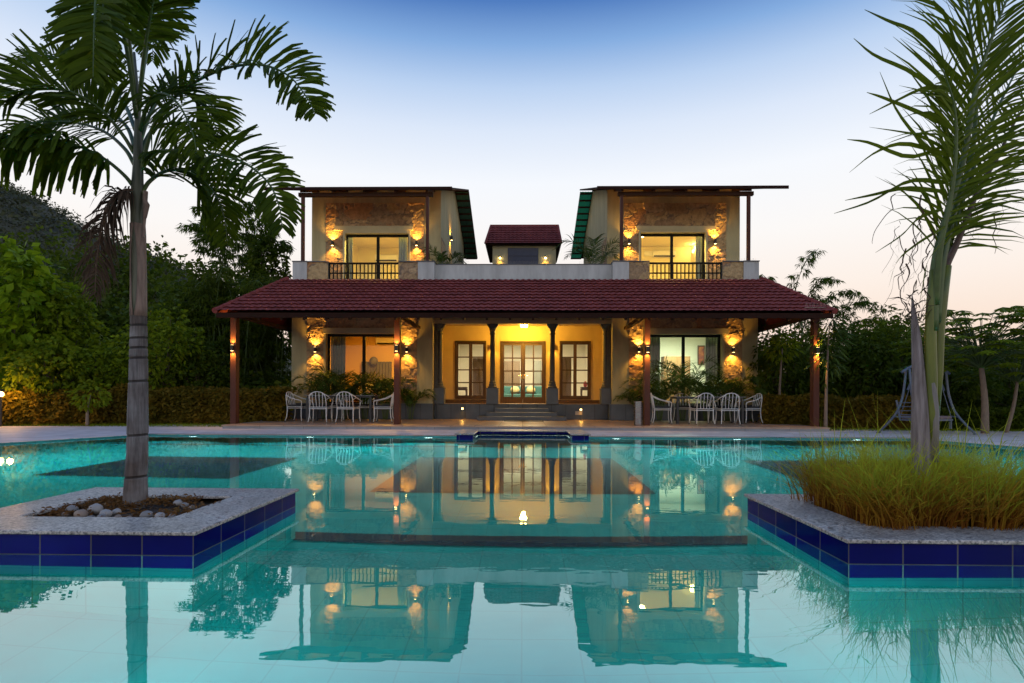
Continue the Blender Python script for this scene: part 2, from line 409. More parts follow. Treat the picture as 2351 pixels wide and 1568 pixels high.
# still water; its mirror is strengthened beyond Fresnel so the sky reflects brighter
pw = N.new('ShaderNodeMath'); pw.operation = 'POWER'; pw.inputs[1].default_value = .47; L.new(fr.outputs[0], pw.inputs[0])
mxr = N.new('ShaderNodeMix'); L.new(ge.outputs['Backfacing'], mxr.inputs[0]); L.new(pw.outputs[0], mxr.inputs[2]); L.new(fr.outputs[0], mxr.inputs[3])
mx = N.new('ShaderNodeMixShader'); L.new(mxr.outputs[0], mx.inputs[0]); L.new(rf.outputs[0], mx.inputs[1]); L.new(gl.outputs[0], mx.inputs[2])
tc = N.new('ShaderNodeTexCoord'); mp = N.new('ShaderNodeMapping'); mp.inputs['Scale'].default_value = (1.0,2.4,1)
L.new(tc.outputs['Object'], mp.inputs[0])
nz = N.new('ShaderNodeTexNoise'); nz.inputs['Scale'].default_value = 3.2; nz.inputs['Detail'].default_value = 2
L.new(mp.outputs[0], nz.inputs['Vector'])
n2 = N.new('ShaderNodeTexNoise'); n2.inputs['Scale'].default_value = .47
L.new(tc.outputs['Object'], n2.inputs['Vector'])
ml = N.new('ShaderNodeMath'); ml.operation = 'MULTIPLY'; L.new(nz.outputs['Fac'], ml.inputs[0]); L.new(n2.outputs['Fac'], ml.inputs[1])
bp = N.new('ShaderNodeBump'); bp.inputs['Strength'].default_value = .085; bp.inputs['Distance'].default_value = .012
L.new(ml.outputs[0], bp.inputs['Height'])
for q in (gl, rf): L.new(bp.outputs[0], q.inputs['Normal'])
L.new(mx.outputs[0], N['Material Output'].inputs['Surface'])
m_water = m
mb = MB(); mb.add([(p[0],p[1],0) for p in pool], [tuple(t) for t in tri])
for i, f in enumerate(mb.f):
    a, b2, c = [Vector(mb.v[k]) for k in f]
    if (b2-a).cross(c-a).z < 0: mb.f[i] = (f[0], f[2], f[1])
tag(mb.build("water", m_water), kind='structure')

# overflow gutter grating along the far edge
m_grate = TILE("gutter_grating", (.60,.60,.58), (.05,.05,.05), .035, .2, .5, mortar=.02, axes='XY', bump=0)
for x0, x1, lab in ((xl1, -1.42, "white slotted overflow grating along the pool edge left of the blue alcove"), (1.42, xr1, "white slotted overflow grating along the pool edge right of the blue alcove")):
    mb = MB(); mb.box(x0, x1, YF, YF+.13, ZD+.002, ZD+.008)
    tag(mb.build("overflow_grating", m_grate, origin=(x0, YF, ZD)), lab, "grating", "overflow gratings")

# pool lamps in the walls
g_pl = "lamps under the water"
proto = None
far = [(445,1002),(713,1003),(985,1007),(1415,1008),(1692,1009),(1965,1012)]
labs = ["leftmost round white underwater lamp glowing near the palm trunk", "round white underwater lamp below the two chairs left of the steps", "round white underwater lamp just left of the blue tiled alcove",
        "round white underwater lamp just right of the blue tiled alcove", "round white underwater lamp below the white chairs right of the steel bin", "round white underwater lamp beside the tall grass"]
def pool_lamp(x, y, d, lab, e=230):
    global proto
    rz = math.atan2(d[1], d[0]) + math.pi/2
    if proto is None:
        r = empty("pool_lamp", (0,0,0), lab, "pool lamp", g_pl)
        k = MB(); k.tube([(0,.0,0),(0,-.02,0)], [.105,.10], 20); k.build("rim", m_steel, r)
        k = MB(); k.tube([(0,-.018,0),(0,-.03,0)], [.085,.07], 20); k.build("lens", e_pool, r)
        light('AREA', "pool_light", (0,-.06,0), r, e, (.60,1,.93), shape='DISK', size=.16, spread=R(112), dir=(0,-1,-.32))
        proto = r; first = True
    else: first = False
    o = place(proto, (x, y, -.15), rz, lab, first=first)
    if e != 230:
        for c in o.children:
            if c.type == "LIGHT": c.data = c.data.copy(); c.data.energy = e
for (px, py), lab in zip(far, labs): pool_lamp(X(px, YF), YF-.005, (0,-1), lab)
for x, y, d in ((-4.4,.96,(0,1)),(-1.5,.96,(0,1)),(1.5,.96,(0,1)),(4.4,.96,(0,1)),(-9.37,7.4,(1,0)),(9.12,7.6,(-1,0))):  # out of view, added to brighten the near and middle pool floor
    pool_lamp(x, y, d, e=24 if y < 2 else 330, lab="added unseen underwater lamp in the pool wall opposite or beside the house")

# U-shaped tiled alcove at the pool edge
r = empty("pool_alcove", (-1.02, 11.55, .077-.118), "low blue tiled surround with granite coping, raised at the pool edge before the house steps", "pool surround")
U3 = [(-1.36,11.55,-1.02,12.95),(1.02,11.55,1.36,12.95),(-1.02,12.62,1.02,12.95)]
mb = MB(); mc = MB()
for x0,y0,x1,y1 in U3:
    mb.box(x0,x1,y0,y1,-.35,.0765)
mc.box(-1.40,-.99,11.52,12.98,.077,.105); mc.box(.99,1.40,11.52,12.98,.077,.105); mc.box(-.989,.989,12.59,12.98,.077,.105)
mb.build("tiled_wall", m_blue, r)
m_granite = MAT("granite", (.50,.48,.455), .32, .20, 3, .10, 160, fine=.0)
# speckle
nt = m_granite.node_tree; N = nt.nodes; L = nt.links; b = N['Principled BSDF']
lk = b.inputs['Base Color'].links[0].from_socket
tc = N.new('ShaderNodeTexCoord')
v1 = N.new('ShaderNodeTexVoronoi'); v1.inputs['Scale'].default_value = 120; L.new(tc.outputs['Object'], v1.inputs['Vector'])
n4 = N.new('ShaderNodeTexNoise'); n4.inputs['Scale'].default_value = 55; n4.inputs['Detail'].default_value = 5; L.new(tc.outputs['Object'], n4.inputs['Vector'])
cr = N.new('ShaderNodeValToRGB'); e = cr.color_ramp.elements
e[0].position=.36; e[0].color=(.10,.10,.11,1); e[1].position=.52; e[1].color=(1,1,1,1); L.new(n4.outputs['Fac'], cr.inputs[0])
c2 = N.new('ShaderNodeValToRGB'); e = c2.color_ramp.elements
e[0].position=.0; e[0].color=(.55,.55,.56,1); e[1].position=.8; e[1].color=(1.2,1.18,1.12,1); sv = N.new('ShaderNodeSeparateXYZ'); L.new(v1.outputs['Color'], sv.inputs[0]); L.new(sv.outputs[0], c2.inputs[0])
mm = N.new('ShaderNodeMix'); mm.data_type='RGBA'; mm.blend_type='MULTIPLY'; mm.inputs[0].default_value=.8; L.new(lk, mm.inputs[6]); L.new(cr.outputs[0], mm.inputs[7])
m2_ = N.new('ShaderNodeMix'); m2_.data_type='RGBA'; m2_.blend_type='MULTIPLY'; m2_.inputs[0].default_value=1; L.new(mm.outputs[2], m2_.inputs[6]); L.new(c2.outputs[0], m2_.inputs[7])
L.new(m2_.outputs[2], b.inputs['Base Color'])
mc.build("coping", m_granite, r, bevel=.008)
mb = MB(); mb.box(-1.0,1.0,12.575,12.6,-.045,-.02); mb.box(-1.008,-.985,11.9,12.57,-.045,-.02); mb.box(.985,1.008,11.9,12.57,-.045,-.02)
mb.build("light_strip", EMIT("led_strip", (.75,1,.95), 3.0), r)
mb = MB(); mb.box(-1.015,1.015,12.1,12.57,-.42,-.36); mb.build("bench", m_poolwall, r)

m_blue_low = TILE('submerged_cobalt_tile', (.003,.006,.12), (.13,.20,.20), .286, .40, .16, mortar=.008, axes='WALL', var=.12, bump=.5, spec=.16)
# planters standing in the pool
def planter(x0, x1, y0, y1, bw, lab, corner):
    zt, zg = .138, .114
    r = empty("pool_planter", (corner, y0, 0), lab, "planter", "square planters in the pool")
    w_ = MB(); t = .05
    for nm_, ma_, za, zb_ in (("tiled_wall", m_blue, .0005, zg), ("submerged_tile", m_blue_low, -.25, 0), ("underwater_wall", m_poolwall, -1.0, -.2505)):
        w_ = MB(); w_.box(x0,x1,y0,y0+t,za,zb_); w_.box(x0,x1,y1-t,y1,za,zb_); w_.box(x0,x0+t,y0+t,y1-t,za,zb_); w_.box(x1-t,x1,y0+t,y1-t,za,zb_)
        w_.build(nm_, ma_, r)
    c = MB(); e = .022
    c.box(x0-e,x1+e,y0-e,y0+bw,zg+.001,zt); c.box(x0-e,x1+e,y1-bw,y1+e,zg+.001,zt); c.box(x0-e,x0+bw,y0+bw+.0015,y1-bw-.0015,zg+.001,zt); c.box(x1-bw,x1+e,y0+bw+.0015,y1-bw-.0015,zg+.001,zt)
    c.build("granite_border", m_granite, r, bevel=.006)
    s = MB(); a0,a1,b0,b1 = x0+t,x1-t,y0+t,y1-t
    s.grid(lambda i,j: (a0+(a1-a0)*i/30, b0+(b1-b0)*j/30, .085+.03*noise.noise(Vector((i*.3,j*.3,x0)))), 30, 30)
    s.build("soil", m_soil, r, smooth=True)
    return r
LP = (-3.42, -1.81, 3.06, 4.45); RP = (1.735, 3.2, 3.02, 4.36)
planter(*LP, .33, "blue tiled planter with a granite rim holding the ringed palm and pebbles", LP[1])
planter(*RP, .30, "blue tiled planter with a granite rim overgrown by tall grass", RP[0])
# ------------------------------------------------------------------ the house
house = empty("poolside_house", (0, Y_BAY, ZS), "two storey stone and plaster villa with maroon verandah roof and twin towers across the pool", "house")
H = lambda nm, mb, mat, parent=None, **k: mb.build(nm, mat, parent or house, **k)
ZT = Z(1175, 640, Y_PAR) - .02           # terrace level, top of the verandah roof
xs0, xs1 = -7.55, 7.55
mb = MB(); mb.box(xs0, xs1, Y_SLAB, Y_BAY+.3, ZD+.002, ZS-.03); H("verandah_kerb", mb, m_slabside)
mb = MB(); mb.box(xs0-.02, xs1+.02, Y_SLAB-.02, Y_BAY+.3, ZS-.029, ZS); H("verandah_floor", mb, m_slabtop)

BL = dict(x0=X(669.5,Y_BAY), x1=X(993.5,Y_BAY), s0=X(704.6,Y_BAY), s1=X(957.4,Y_BAY), w0=X(749.5,Y_BAY), w1=X(916,Y_BAY), l0=X(743,Y_BAY), l1=X(922,Y_BAY))
BR = dict(x0=X(1406,Y_BAY), x1=X(1740,Y_BAY), s0=X(1443.7,Y_BAY), s1=X(1703.8,Y_BAY), w0=X(1487,Y_BAY), w1=X(1656.5,Y_BAY), l0=X(1481,Y_BAY), l1=X(1671,Y_BAY))
ZW = Z(900, 766.5, Y_BAY); ZL = Z(900, 753.5, Y_BAY)
cx0, cx1 = X(1003.5, Y_COL), X(1399, Y_COL)

# ground floor walls
for B, inner in ((BL, cx0), (BR, cx1)):
    mb = MB(); t = .25
    mb.box(B['x0'], B['w0'], Y_BAY, Y_BAY+t, ZP, ZT-.25); mb.box(B['w1'], B['x1'], Y_BAY, Y_BAY+t, ZP, ZT-.25); mb.box(B['w0']+.001, B['w1']-.001, Y_BAY+.001, Y_BAY+t-.001, ZW, ZT-.25)
    xo = B['x0'] if B is BL else B['x1']-.25
    mb.box(xo, xo+.25, Y_BAY+t+.001, Y_REAR, ZS, ZT-.25)
    xi = B['x1']-.25 if B is BL else B['x0']
    mb.box(xi, xi+.25, Y_BAY+t+.001, Y_BACK+.3, ZP, ZT-.25)
    H("wall", mb, m_plaster)
mb = MB(); mb.box(BL['x0'], BR['x1'], Y_REAR, Y_REAR+.25, ZS, ZT-.25); H("rear_wall", mb, m_plaster)
mb = MB()
for B in (BL, BR):
    mb.box(B['x0']-.10, B['x1']+.02, Y_BAY-.08, Y_BAY+.249, ZS+.001, ZP-.003)
mb.box(BL['x1']+.021, BR['x0']-.001, Y_COL-.06, Y_COL+.25, ZS+.001, ZP-.003)
H("plinth", mb, m_slate)
mb = MB()
for B in (BL, BR): mb.box(B['x0']-.12, B['x1']+.03, Y_BAY-.10, Y_BAY-.001, ZP-.0025, ZP+.02)
mb.box(BL['x1']+.031, BR['x0']-.031, Y_COL-.08, Y_COL+.2, ZP-.0025, ZP+.012); H("plinth_coping", mb, m_slatestep)
mb = MB(); mb.box(BL['x1']-.2, BR['x0']+.2, Y_COL+.21, Y_BACK+5, ZP-.05, ZP); H("porch_floor", mb, m_slabtop)
mb = MB()
for (a, b, k) in ((1096,1301,0),(1117.5,1279.5,1),(1137,1260,2)):
    dy = .30*(3-k); zt = ZS + (ZP-ZS)*(k+1)/4
    mb.box(X(a, Y_COL-dy), X(b, Y_COL-dy), Y_COL-.061-dy, Y_COL-.0611-.002*k, ZS+.002+.0005*k, zt)
H("entrance_steps", mb, m_slatestep, bevel=.008)
mb = MB(); mb.box(-.55, .62, Y_COL-1.5, Y_COL-1.02, ZS+.002, ZS+.016)
tag(mb.build("door_mat", m_cushion, origin=(0, Y_COL-1.2, ZS)), "flat dark doormat on the verandah floor at the foot of the steps", "doormat")

# stone cladding with real relief
m_stone, nt, N, L, b = _new("rough_stone")
at = N.new('ShaderNodeAttribute'); at.attribute_name = "tint"; tcn = N.new('ShaderNodeTexCoord')
nz = N.new('ShaderNodeTexNoise'); nz.inputs['Scale'].default_value = 9; nz.inputs['Detail'].default_value = 8; nz.inputs['Roughness'].default_value = .7; L.new(tcn.outputs['Object'], nz.inputs['Vector'])
mr = N.new('ShaderNodeMapRange'); mr.inputs[1].default_value=.25; mr.inputs[2].default_value=.75; mr.inputs[3].default_value=.45; mr.inputs[4].default_value=1.25; L.new(nz.outputs['Fac'], mr.inputs[0])
vm = N.new('ShaderNodeVectorMath'); vm.operation='SCALE'; L.new(at.outputs['Color'], vm.inputs[0]); L.new(mr.outputs[0], vm.inputs['Scale']); L.new(vm.outputs[0], b.inputs['Base Color'])
bp = N.new('ShaderNodeBump'); bp.inputs['Strength'].default_value=.7; bp.inputs['Distance'].default_value=.02; L.new(nz.outputs['Fac'], bp.inputs['Height']); L.new(bp.outputs[0], b.inputs['Normal'])
b.inputs['Roughness'].default_value = .85
STC = [(.50,.34,.16),(.42,.28,.14),(.54,.38,.18),(.46,.25,.11),(.40,.29,.17),(.50,.36,.20),(.38,.26,.14)]
def stone(rects, Yf, name="stone_cladding", parent=None, step=.028, seed=0.0, axis='y', sgn=-1, relief=1.0):
    mb = MB(); tint = []
    for (x0, x1, z0, z1) in rects:
        nu = max(3, int((x1-x0)/step)); nv = max(3, int((z1-z0)/step))
        base = len(mb.v)
        for j in range(-1, nv+2):
            for i in range(-1, nu+2):
                ii, jj = min(max(i,0),nu), min(max(j,0),nv)
                x = x0+(x1-x0)*ii/nu; z = z0+(z1-z0)*jj/nv
                p = Vector((x*1.5+seed, z*2.0, seed*3.1))
                wv = Vector((noise.noise(p*1.1), noise.noise(p*1.1+Vector((7,3,1))), 0))*.62+Vector((noise.noise(p*4.3), noise.noise(p*4.3+Vector((5,1,2))), 0))*.22
                d, pts = noise.voronoi(p+wv, distance_metric='DISTANCE')
                hsh = noise.cell(pts[0]*13.7) ; h2 = noise.cell(pts[0]*7.3+Vector((3,3,3)))
                edge = d[1]-d[0]
                slope = (p+wv-pts[0]).dot(Vector((h2-.5, hsh-.5, 0)))*.06
                rag = noise.fractal(Vector((x*9+seed, z*9, 2)), .7, 2.2, 4)
                h = .010+.011*(hsh*.5+.5)+slope*.45+.011*rag
                if edge < .10: h -= (.10-edge)*.20*(1+.9*rag)
                h = max(.004, h*relief)
                if i != ii or j != jj: h = 0.0
                v = (x, Yf+sgn*h, z) if axis == 'y' else (Yf+sgn*h, x, z)
                mb.v.append(v)
                c = STC[int(abs(hsh*97.0+h2*31)) % len(STC)]; k = .9+.2*abs(h2)
                if edge < .03: c = (.24,.18,.12)
                tint.append((c[0]*k, c[1]*k, c[2]*k))
        W = nu+3
        for j in range(nv+2):
            for i in range(nu+2):
                f = (base+j*W+i, base+j*W+i+1, base+(j+1)*W+i+1, base+(j+1)*W+i)
                mb.f.append(f if (axis=='y') == (sgn<0) else f[::-1])
    return mb.build(name, m_stone, parent or house, tint=tint)
ZE = Z(900, 722, Y_BAY)+.6
for k, B in enumerate((BL, BR)):
    l0, l1 = B['l0'], B['l1']
    stone([(B['s0'], B['w0']-.07, ZP+.02, ZL), (B['w1']+.06, B['s1'], ZP+.02, ZL), (B['s0'], B['s1'], ZL+.001, ZE)] , Y_BAY-.002, seed=3.3+k*5.7)
    mb = MB(); mb.box(l0, l1, Y_BAY-.085, Y_BAY-.0025, ZW-.0, ZL); H("lintel", mb, m_cream)
    mb = MB(); mb.box(B['w0']-.07, B['w0']-.001, Y_BAY-.07, Y_BAY+.2, ZP+.02, ZW-.001); mb.box(B['w1']+.001, B['w1']+.07, Y_BAY-.07, Y_BAY+.2, ZP+.02, ZW-.001); H("window_jamb", mb, m_plaster)

def sliding_door(x0, x1, z0, z1, y):
    f = MB(); e = .055; xm = (x0+x1)/2; d = .07
    f.box(x0, x1, y, y+d, z1-e*1.3, z1); f.box(x0, x1, y, y+d, z0, z0+e); f.box(x0, x0+e, y+.001, y+d-.001, z0+e, z1-e*1.3); f.box(x1-e, x1, y+.001, y+d-.001, z0+e, z1-e*1.3)
    f.box(xm-.045, xm+.045, y+.002, y+d-.002, z0+e, z1-e*1.3)
    o = H("sliding_door", f, m_black)
    for a, b_, yy in ((x0+e, xm-.045, y+.03), (xm+.045, x1-e, y+.045)):
        g = MB(); g.quad((a,yy,z0+e),(b_,yy,z0+e),(b_,yy,z1-e*1.3),(a,yy,z1-e*1.3)); g.build("pane", m_glass, o)
    return o
sliding_door(BL['w0'], BL['w1'], ZP, ZW-.002, Y_BAY+.12)
sliding_door(BR['w0'], BR['w1'], ZP, ZW-.002, Y_BAY+.12)

def room(x0, x1, y0, y1, z0, z1, mat, nm="room_lining"):     # walls, ceiling and floor of an interior, facing in
    mb = MB()
    mb.quad((x0,y1,z0),(x1,y1,z0),(x1,y1,z1),(x0,y1,z1)); mb.quad((x0,y0,z0),(x0,y1,z0),(x0,y1,z1),(x0,y0,z1)); mb.quad((x1,y1,z0),(x1,y0,z0),(x1,y0,z1),(x1,y1,z1))
    mb.quad((x0,y0,z1),(x1,y0,z1),(x1,y1,z1),(x0,y1,z1)); H(nm, mb, mat)
    mb = MB(); mb.quad((x0,y0,z0),(x0,y1,z0),(x1,y1,z0),(x1,y0,z0)); H("room_floor", mb, m_slabtop)
ZC = ZW+.45
room(BL['x0']+.26, BL['x1']-.26, Y_BAY+.26, Y_BAY+4.2, ZP+.003, ZC, m_room_orange)
room(BR['x0']+.26, BR['x1']-.26, Y_BAY+.26, Y_BAY+4.2, ZP+.003, ZC, m_room_white)

# entrance porch
ZPC = Z(1200, 744, Y_COL)+.16
wz0, wz1 = Z(1080, 916, Y_BACK), Z(1080, 782.5, Y_BACK); dz1 = Z(1200, 783, Y_BACK)
DX = [X(v, Y_BACK) for v in (1044.6,1116.4,1149,1252.7,1284.6,1356.5)]
mb = MB(); y0, y1 = Y_BACK, Y_BACK+.2; xa, xb = BL['x1'], BR['x0']
mb.box(xa, DX[0], y0, y1, ZP+.001, ZPC); mb.box(DX[1], DX[2], y0, y1, ZP+.001, ZPC); mb.box(DX[3], DX[4], y0, y1, ZP+.001, ZPC); mb.box(DX[5], xb, y0, y1, ZP+.001, ZPC)
mb.box(DX[0]+.001, DX[1]-.001, y0+.001, y1-.001, wz1, ZPC-.001); mb.box(DX[2]+.001, DX[3]-.001, y0+.001, y1-.001, dz1, ZPC-.001); mb.box(DX[4]+.001, DX[5]-.001, y0+.001, y1-.001, wz1, ZPC-.001)
mb.box(DX[0]+.001, DX[1]-.001, y0+.001, y1-.001, ZP+.002, wz0); mb.box(DX[4]+.001, DX[5]-.001, y0+.001, y1-.001, ZP+.002, wz0)
mb.box(xa+.0, xa+.02, Y_COL+.16, y0-.001, ZP+.001, ZPC); mb.box(xb-.02, xb, Y_COL+.16, y0-.001, ZP+.001, ZPC)
H("porch_wall", mb, m_porch)
mb = MB(); mb.box(DX[5]-.2, xb-.03, y0-.025, y0-.001, ZP+.002, wz0-.02); mb.box(xa+.03, DX[1]+.05, y0-.025, y0-.001, ZP+.002, wz0-.02); mb.box(DX[4]-.05, DX[5]-.201, y0-.025, y0-.001, ZP+.002, wz0-.02); H("skirting", mb, m_doorwood)
mb = MB(); mb.box(xa+.001, xb-.001, Y_COL-.0, y0+.2, ZPC+.001, ZPC+.1); H("porch_ceiling", mb, m_porch)
mb = MB(); ze = Z(1200, 736, Y_COL)
mb.box(xa+.001, xb-.001, Y_COL-.10, Y_COL+.15, ZPC-.16, ze); H("entablature", mb, m_cream)
mb = MB(); mb.box(xa+.001, xb-.001, Y_COL-.05, Y_COL+.12, ze+.001, ZT-.3); H("upper_wall_band", mb, m_plaster)

def glazed(nm, x0, x1, z0, z1, leaves, cols, rows, kick, y=None):
    y = (Y_BACK-.03) if y is None else y; e = .055
    f = MB(); f.box(x0,x0+e,y,y+.14,z0,z1); f.box(x1-e,x1,y,y+.14,z0,z1); f.box(x0+e,x1-e,y+.001,y+.139,z1-e,z1)
    if leaves == 0 or nm != "entrance_door": f.box(x0+e,x1-e,y+.001,y+.139,z0,z0+e*.8)
    fr = H(nm, f, m_doorwood)
    lw = (x1-x0-2*e)/leaves
    for q in range(leaves):
        a = x0+e+lw*q; b_ = a+lw; zb = z0+(0.005 if nm=="entrance_door" else e*.8); zt = z1-e-.002
        l = MB(); st = .075 if nm=="entrance_door" else .058; mu = .042; yy = y+.05
        l.box(a+.002,a+st,yy,yy+.045,zb,zt); l.box(b_-st,b_-.002,yy,yy+.045,zb,zt); l.box(a+st,b_-st,yy+.001,yy+.044,zt-st*1.1,zt); l.box(a+st,b_-st,yy+.001,yy+.044,zb,zb+kick)
        gx0, gx1, gz0, gz1 = a+st, b_-st, zb+kick, zt-st*1.1
        for c in range(1, cols):
            xc = gx0+(gx1-gx0)*c/cols; l.box(xc-mu/2,xc+mu/2,yy+.005,yy+.04,gz0,gz1)
        for r_ in range(1, rows):
            zc = gz0+(gz1-gz0)*r_/rows; l.box(gx0,gx1,yy+.007,yy+.038,zc-mu/2,zc+mu/2)
        lf = l.build("leaf", m_doorwood, fr)
        g = MB(); g.quad((gx0,yy+.02,gz0),(gx1,yy+.02,gz0),(gx1,yy+.02,gz1),(gx0,yy+.02,gz1)); g.build("pane", m_glass, fr)
        if nm == "entrance_door":
            k = MB(); xh = b_-st*.5 if q == 0 else a+st*.5; zh = z0+.95
            k.box(xh-.02,xh+.02,yy-.008,yy-.001,zh-.09,zh+.09); k.tube([(xh,yy-.008,zh+.03),(xh,yy-.05,zh+.03),(xh+(-.11 if q==0 else .11),yy-.055,zh+.03)], .012, 8)
            k.build("handle", MAT("brass_handle", (.6,.36,.10), .25, .1, 8, metal=1.0), fr)
    return fr
glazed("casement_window", DX[0], DX[1], wz0, wz1, 2, 1, 4, .085)
glazed("entrance_door", DX[2], DX[3], ZP+.002, dz1, 2, 2, 4, .22)
glazed("casement_window", DX[4], DX[5], wz0, wz1, 2, 1, 4, .085)
# hall behind the doors
room(xa+.05, xb-.05, Y_BACK+.21, Y_BACK+5.0, ZP+.004, ZPC-.002, m_room_white)

# carved columns on stone pedestals
def column(px, half):
    xc = X(px, Y_COL); rz = Y_COL+.02
    pw = .19 if not half else .165
    zc = Z(1200, 893.5, Y_COL)
    p = MB(); p.box(xc-pw, xc+pw, rz-.19, rz+.17, ZP+.013, zc); p.box(xc-pw-.012, xc+pw+.012, rz-.202, rz+.182, zc+.0005, zc+.03)
    o = MB(); z1 = ZPC-.161; h = z1-zc-.03
    rr = .083; prof = [(.15,0),(.15,.05),(.125,.07),(.12,.13),(.10,.16),(.105,.20),(rr,.23),(rr*.97,h*.5),(rr*.92,h-.34),(.098,h-.33),(.098,h-.30),(.082,h-.28),(.082,h-.22),(.10,h-.20),(.11,h-.14)]
    o.lathe((xc, rz, zc+.031), prof, 20)
    sh = H("column", o, m_column, smooth=False)
    p.build("pedestal", TILE("pedestal_stone", (.10,.115,.125), (.05,.05,.05), 2, 2, .5, axes='XZ'), sh)
    c = MB(); zt = z1
    c.xprism([(rz-.09,zt-.14),(rz+.09,zt-.14),(rz+.14,zt-.02),(rz+.14,zt),(rz-.14,zt),(rz-.14,zt-.02)], xc-.085, xc+.085)
    c.add([(xc-.10,rz-.085,zt-.15),(xc+.10,rz-.085,zt-.15),(xc+.18,rz-.085,zt-.03),(xc+.18,rz-.085,zt-.001),(xc-.18,rz-.085,zt-.001),(xc-.18,rz-.085,zt-.03),
           (xc-.10,rz+.085,zt-.15),(xc+.10,rz+.085,zt-.15),(xc+.18,rz+.085,zt-.03),(xc+.18,rz+.085,zt-.001),(xc-.18,rz+.085,zt-.001),(xc-.18,rz+.085,zt-.03)],
          [(0,1,2,3,4,5),(11,10,9,8,7,6),(0,6,7,1),(1,7,8,2),(2,8,9,3),(3,9,10,4),(4,10,11,5),(5,11,6,0)])
    c.build("capital", m_column, sh)
for px, hf in ((1009.5,1),(1131,0),(1268.2,0),(1391,1)): column(px, hf)
mb = MB(); mb.box(xa+.001, xa+.12, Y_COL-.1, Y_COL+.15, ZP+.013, ZPC-.161); mb.box(xb-.12, xb-.001, Y_COL-.1, Y_COL+.15, ZP+.013, ZPC-.161); H("porch_pilaster", mb, m_column)

# verandah: posts, beams, soffit, tiled roof
ZB0, ZB1 = Z(1175, 727, Y_POST), Z(1175, 717.5, Y_POST)
PX = [X(538.5,Y_POST), X(912.5,Y_POST), X(1485,Y_POST), X(1871.5,Y_POST)]
for xc in PX:
    mb = MB(); mb.box(xc-.075, xc+.075, Y_POST-.075, Y_POST+.11, ZS+.002, ZB0-.001); H("post", mb, m_post, bevel=.006)
ex0, ex1 = X(492, Y_EAVE), X(1917, Y_EAVE)
tx0, tx1 = X(659, Y_PAR), X(1748, Y_PAR)
ZEV = Z(1175, 716.5, Y_EAVE)
mb = MB(); mb.box(PX[0]-.35, PX[3]+.35, Y_POST-.07, Y_POST+.09, ZB0, ZB1)
for xc in (PX[0], PX[3]): mb.box(xc-.07, xc+.07, Y_POST+.091, Y_BAY-.02 if False else Y_BAY+2, ZB0, ZB1)
for xc in PX[1:3]: mb.box(xc-.06, xc+.06, Y_POST+.091, Y_BAY-.09, ZB0+.02, ZB1)
H("verandah_beam", mb, m_wood)
mb = MB(); mb.box(ex0+.03, ex1-.03, Y_EAVE+.02, Y_EAVE+.06, ZEV-.14, ZEV-.015); H("fascia", mb, m_roofedge)
sl = (ZT-ZEV)/(Y_PAR-Y_EAVE)
mb = MB(); yq = Y_EAVE+.061
mb.add([(ex0+.05,yq,ZEV-.10),(ex1-.05,yq,ZEV-.10),(tx1,Y_BAY-.03,ZEV-.10+sl*(Y_BAY-.03-yq)),(tx0,Y_BAY-.03,ZEV-.10+sl*(Y_BAY-.03-yq))], [(0,3,2,1)])
H("soffit", mb, m_soffit)
mb = MB()
for i in range(26):
    xr = ex0+.5+(ex1-ex0-1.0)*i/25
    mb.add([(xr-.03,yq+.01,ZEV-.19),(xr+.03,yq+.01,ZEV-.19),(xr+.03,Y_BAY-.14,ZEV-.19+sl*(Y_BAY-.14-yq-.01)),(xr-.03,Y_BAY-.14,ZEV-.19+sl*(Y_BAY-.14-yq-.01)),
            (xr-.03,yq+.01,ZEV-.101),(xr+.03,yq+.01,ZEV-.101),(xr+.03,Y_BAY-.14,ZEV-.101+sl*(Y_BAY-.14-yq-.01)),(xr-.03,Y_BAY-.14,ZEV-.101+sl*(Y_BAY-.14-yq-.01))],
           [(0,3,2,1),(0,1,5,4),(1,2,6,5),(2,3,7,6),(3,0,4,7)])
H("rafters", mb, m_wood)

def tiled(e0, e1, t0, t1, courses, wave=.18, amp=.024, step=.048):
    """pan tiles on the quad e0-e1 (eave) t0-t1 (top); real wave and course steps"""
    e0, e1, t0, t1 = map(Vector, (e0, e1, t0, t1))
    up = (t0-e0); ax = (e1-e0).normalized(); nrm = ax.cross((t0+t1-e0-e1)).normalized()
    if nrm.z < 0: nrm = -nrm
    Lh = (e1-e0).length; rise = ((t0+t1)/2-(e0+e1)/2); rise -= ax*rise.dot(ax)
    o0 = (t0-e0).dot(ax); o1 = (t1-e0).dot(ax)
    n = int(Lh/wave*6); mb = MB(); rows = []
    for c in range(courses):
        for fr_, hh in ((-.13 if c else 0.0, step), (-.10 if c else .02, step*1.06), (.45, step*.62), (.94, step*.10)):
            rows.append(((c+fr_)/courses, hh, c))
    vs = []
    for v, hh, c in rows:
        lo, hi = o0*v, Lh+(o1-Lh)*v
        for i in range(n+1):
            x = Lh*i/n; xc = min(max(x, lo), hi)
            ph = math.pi*2*xc/wave + 0.0*c
            h = hh + amp*(1-abs(math.sin(ph/2))**1.4) + .004*noise.noise(Vector((xc*3, c*1.3, 0)))
            lag = -.030*(1-abs(math.sin(ph/2))**1.2) if hh >= step else 0
            vs.append(tuple(e0 + ax*xc + rise*v + nrm*h + rise.normalized()*(lag + .006*noise.noise(Vector((xc*6,c*2.1,4))))))
    fs = []; W = n+1
    for j in range(len(rows)-1):
        for i in range(n):
            f = (j*W+i, j*W+i+1, (j+1)*W+i+1, (j+1)*W+i)
            a, b_, c_ = Vector(vs[f[0]]), Vector(vs[f[1]]), Vector(vs[f[2]])
            if (a-b_).length < 1e-6 and (c_-Vector(vs[f[3]])).length < 1e-6: continue
            fs.append(f)
    mb.add(vs, fs); return mb
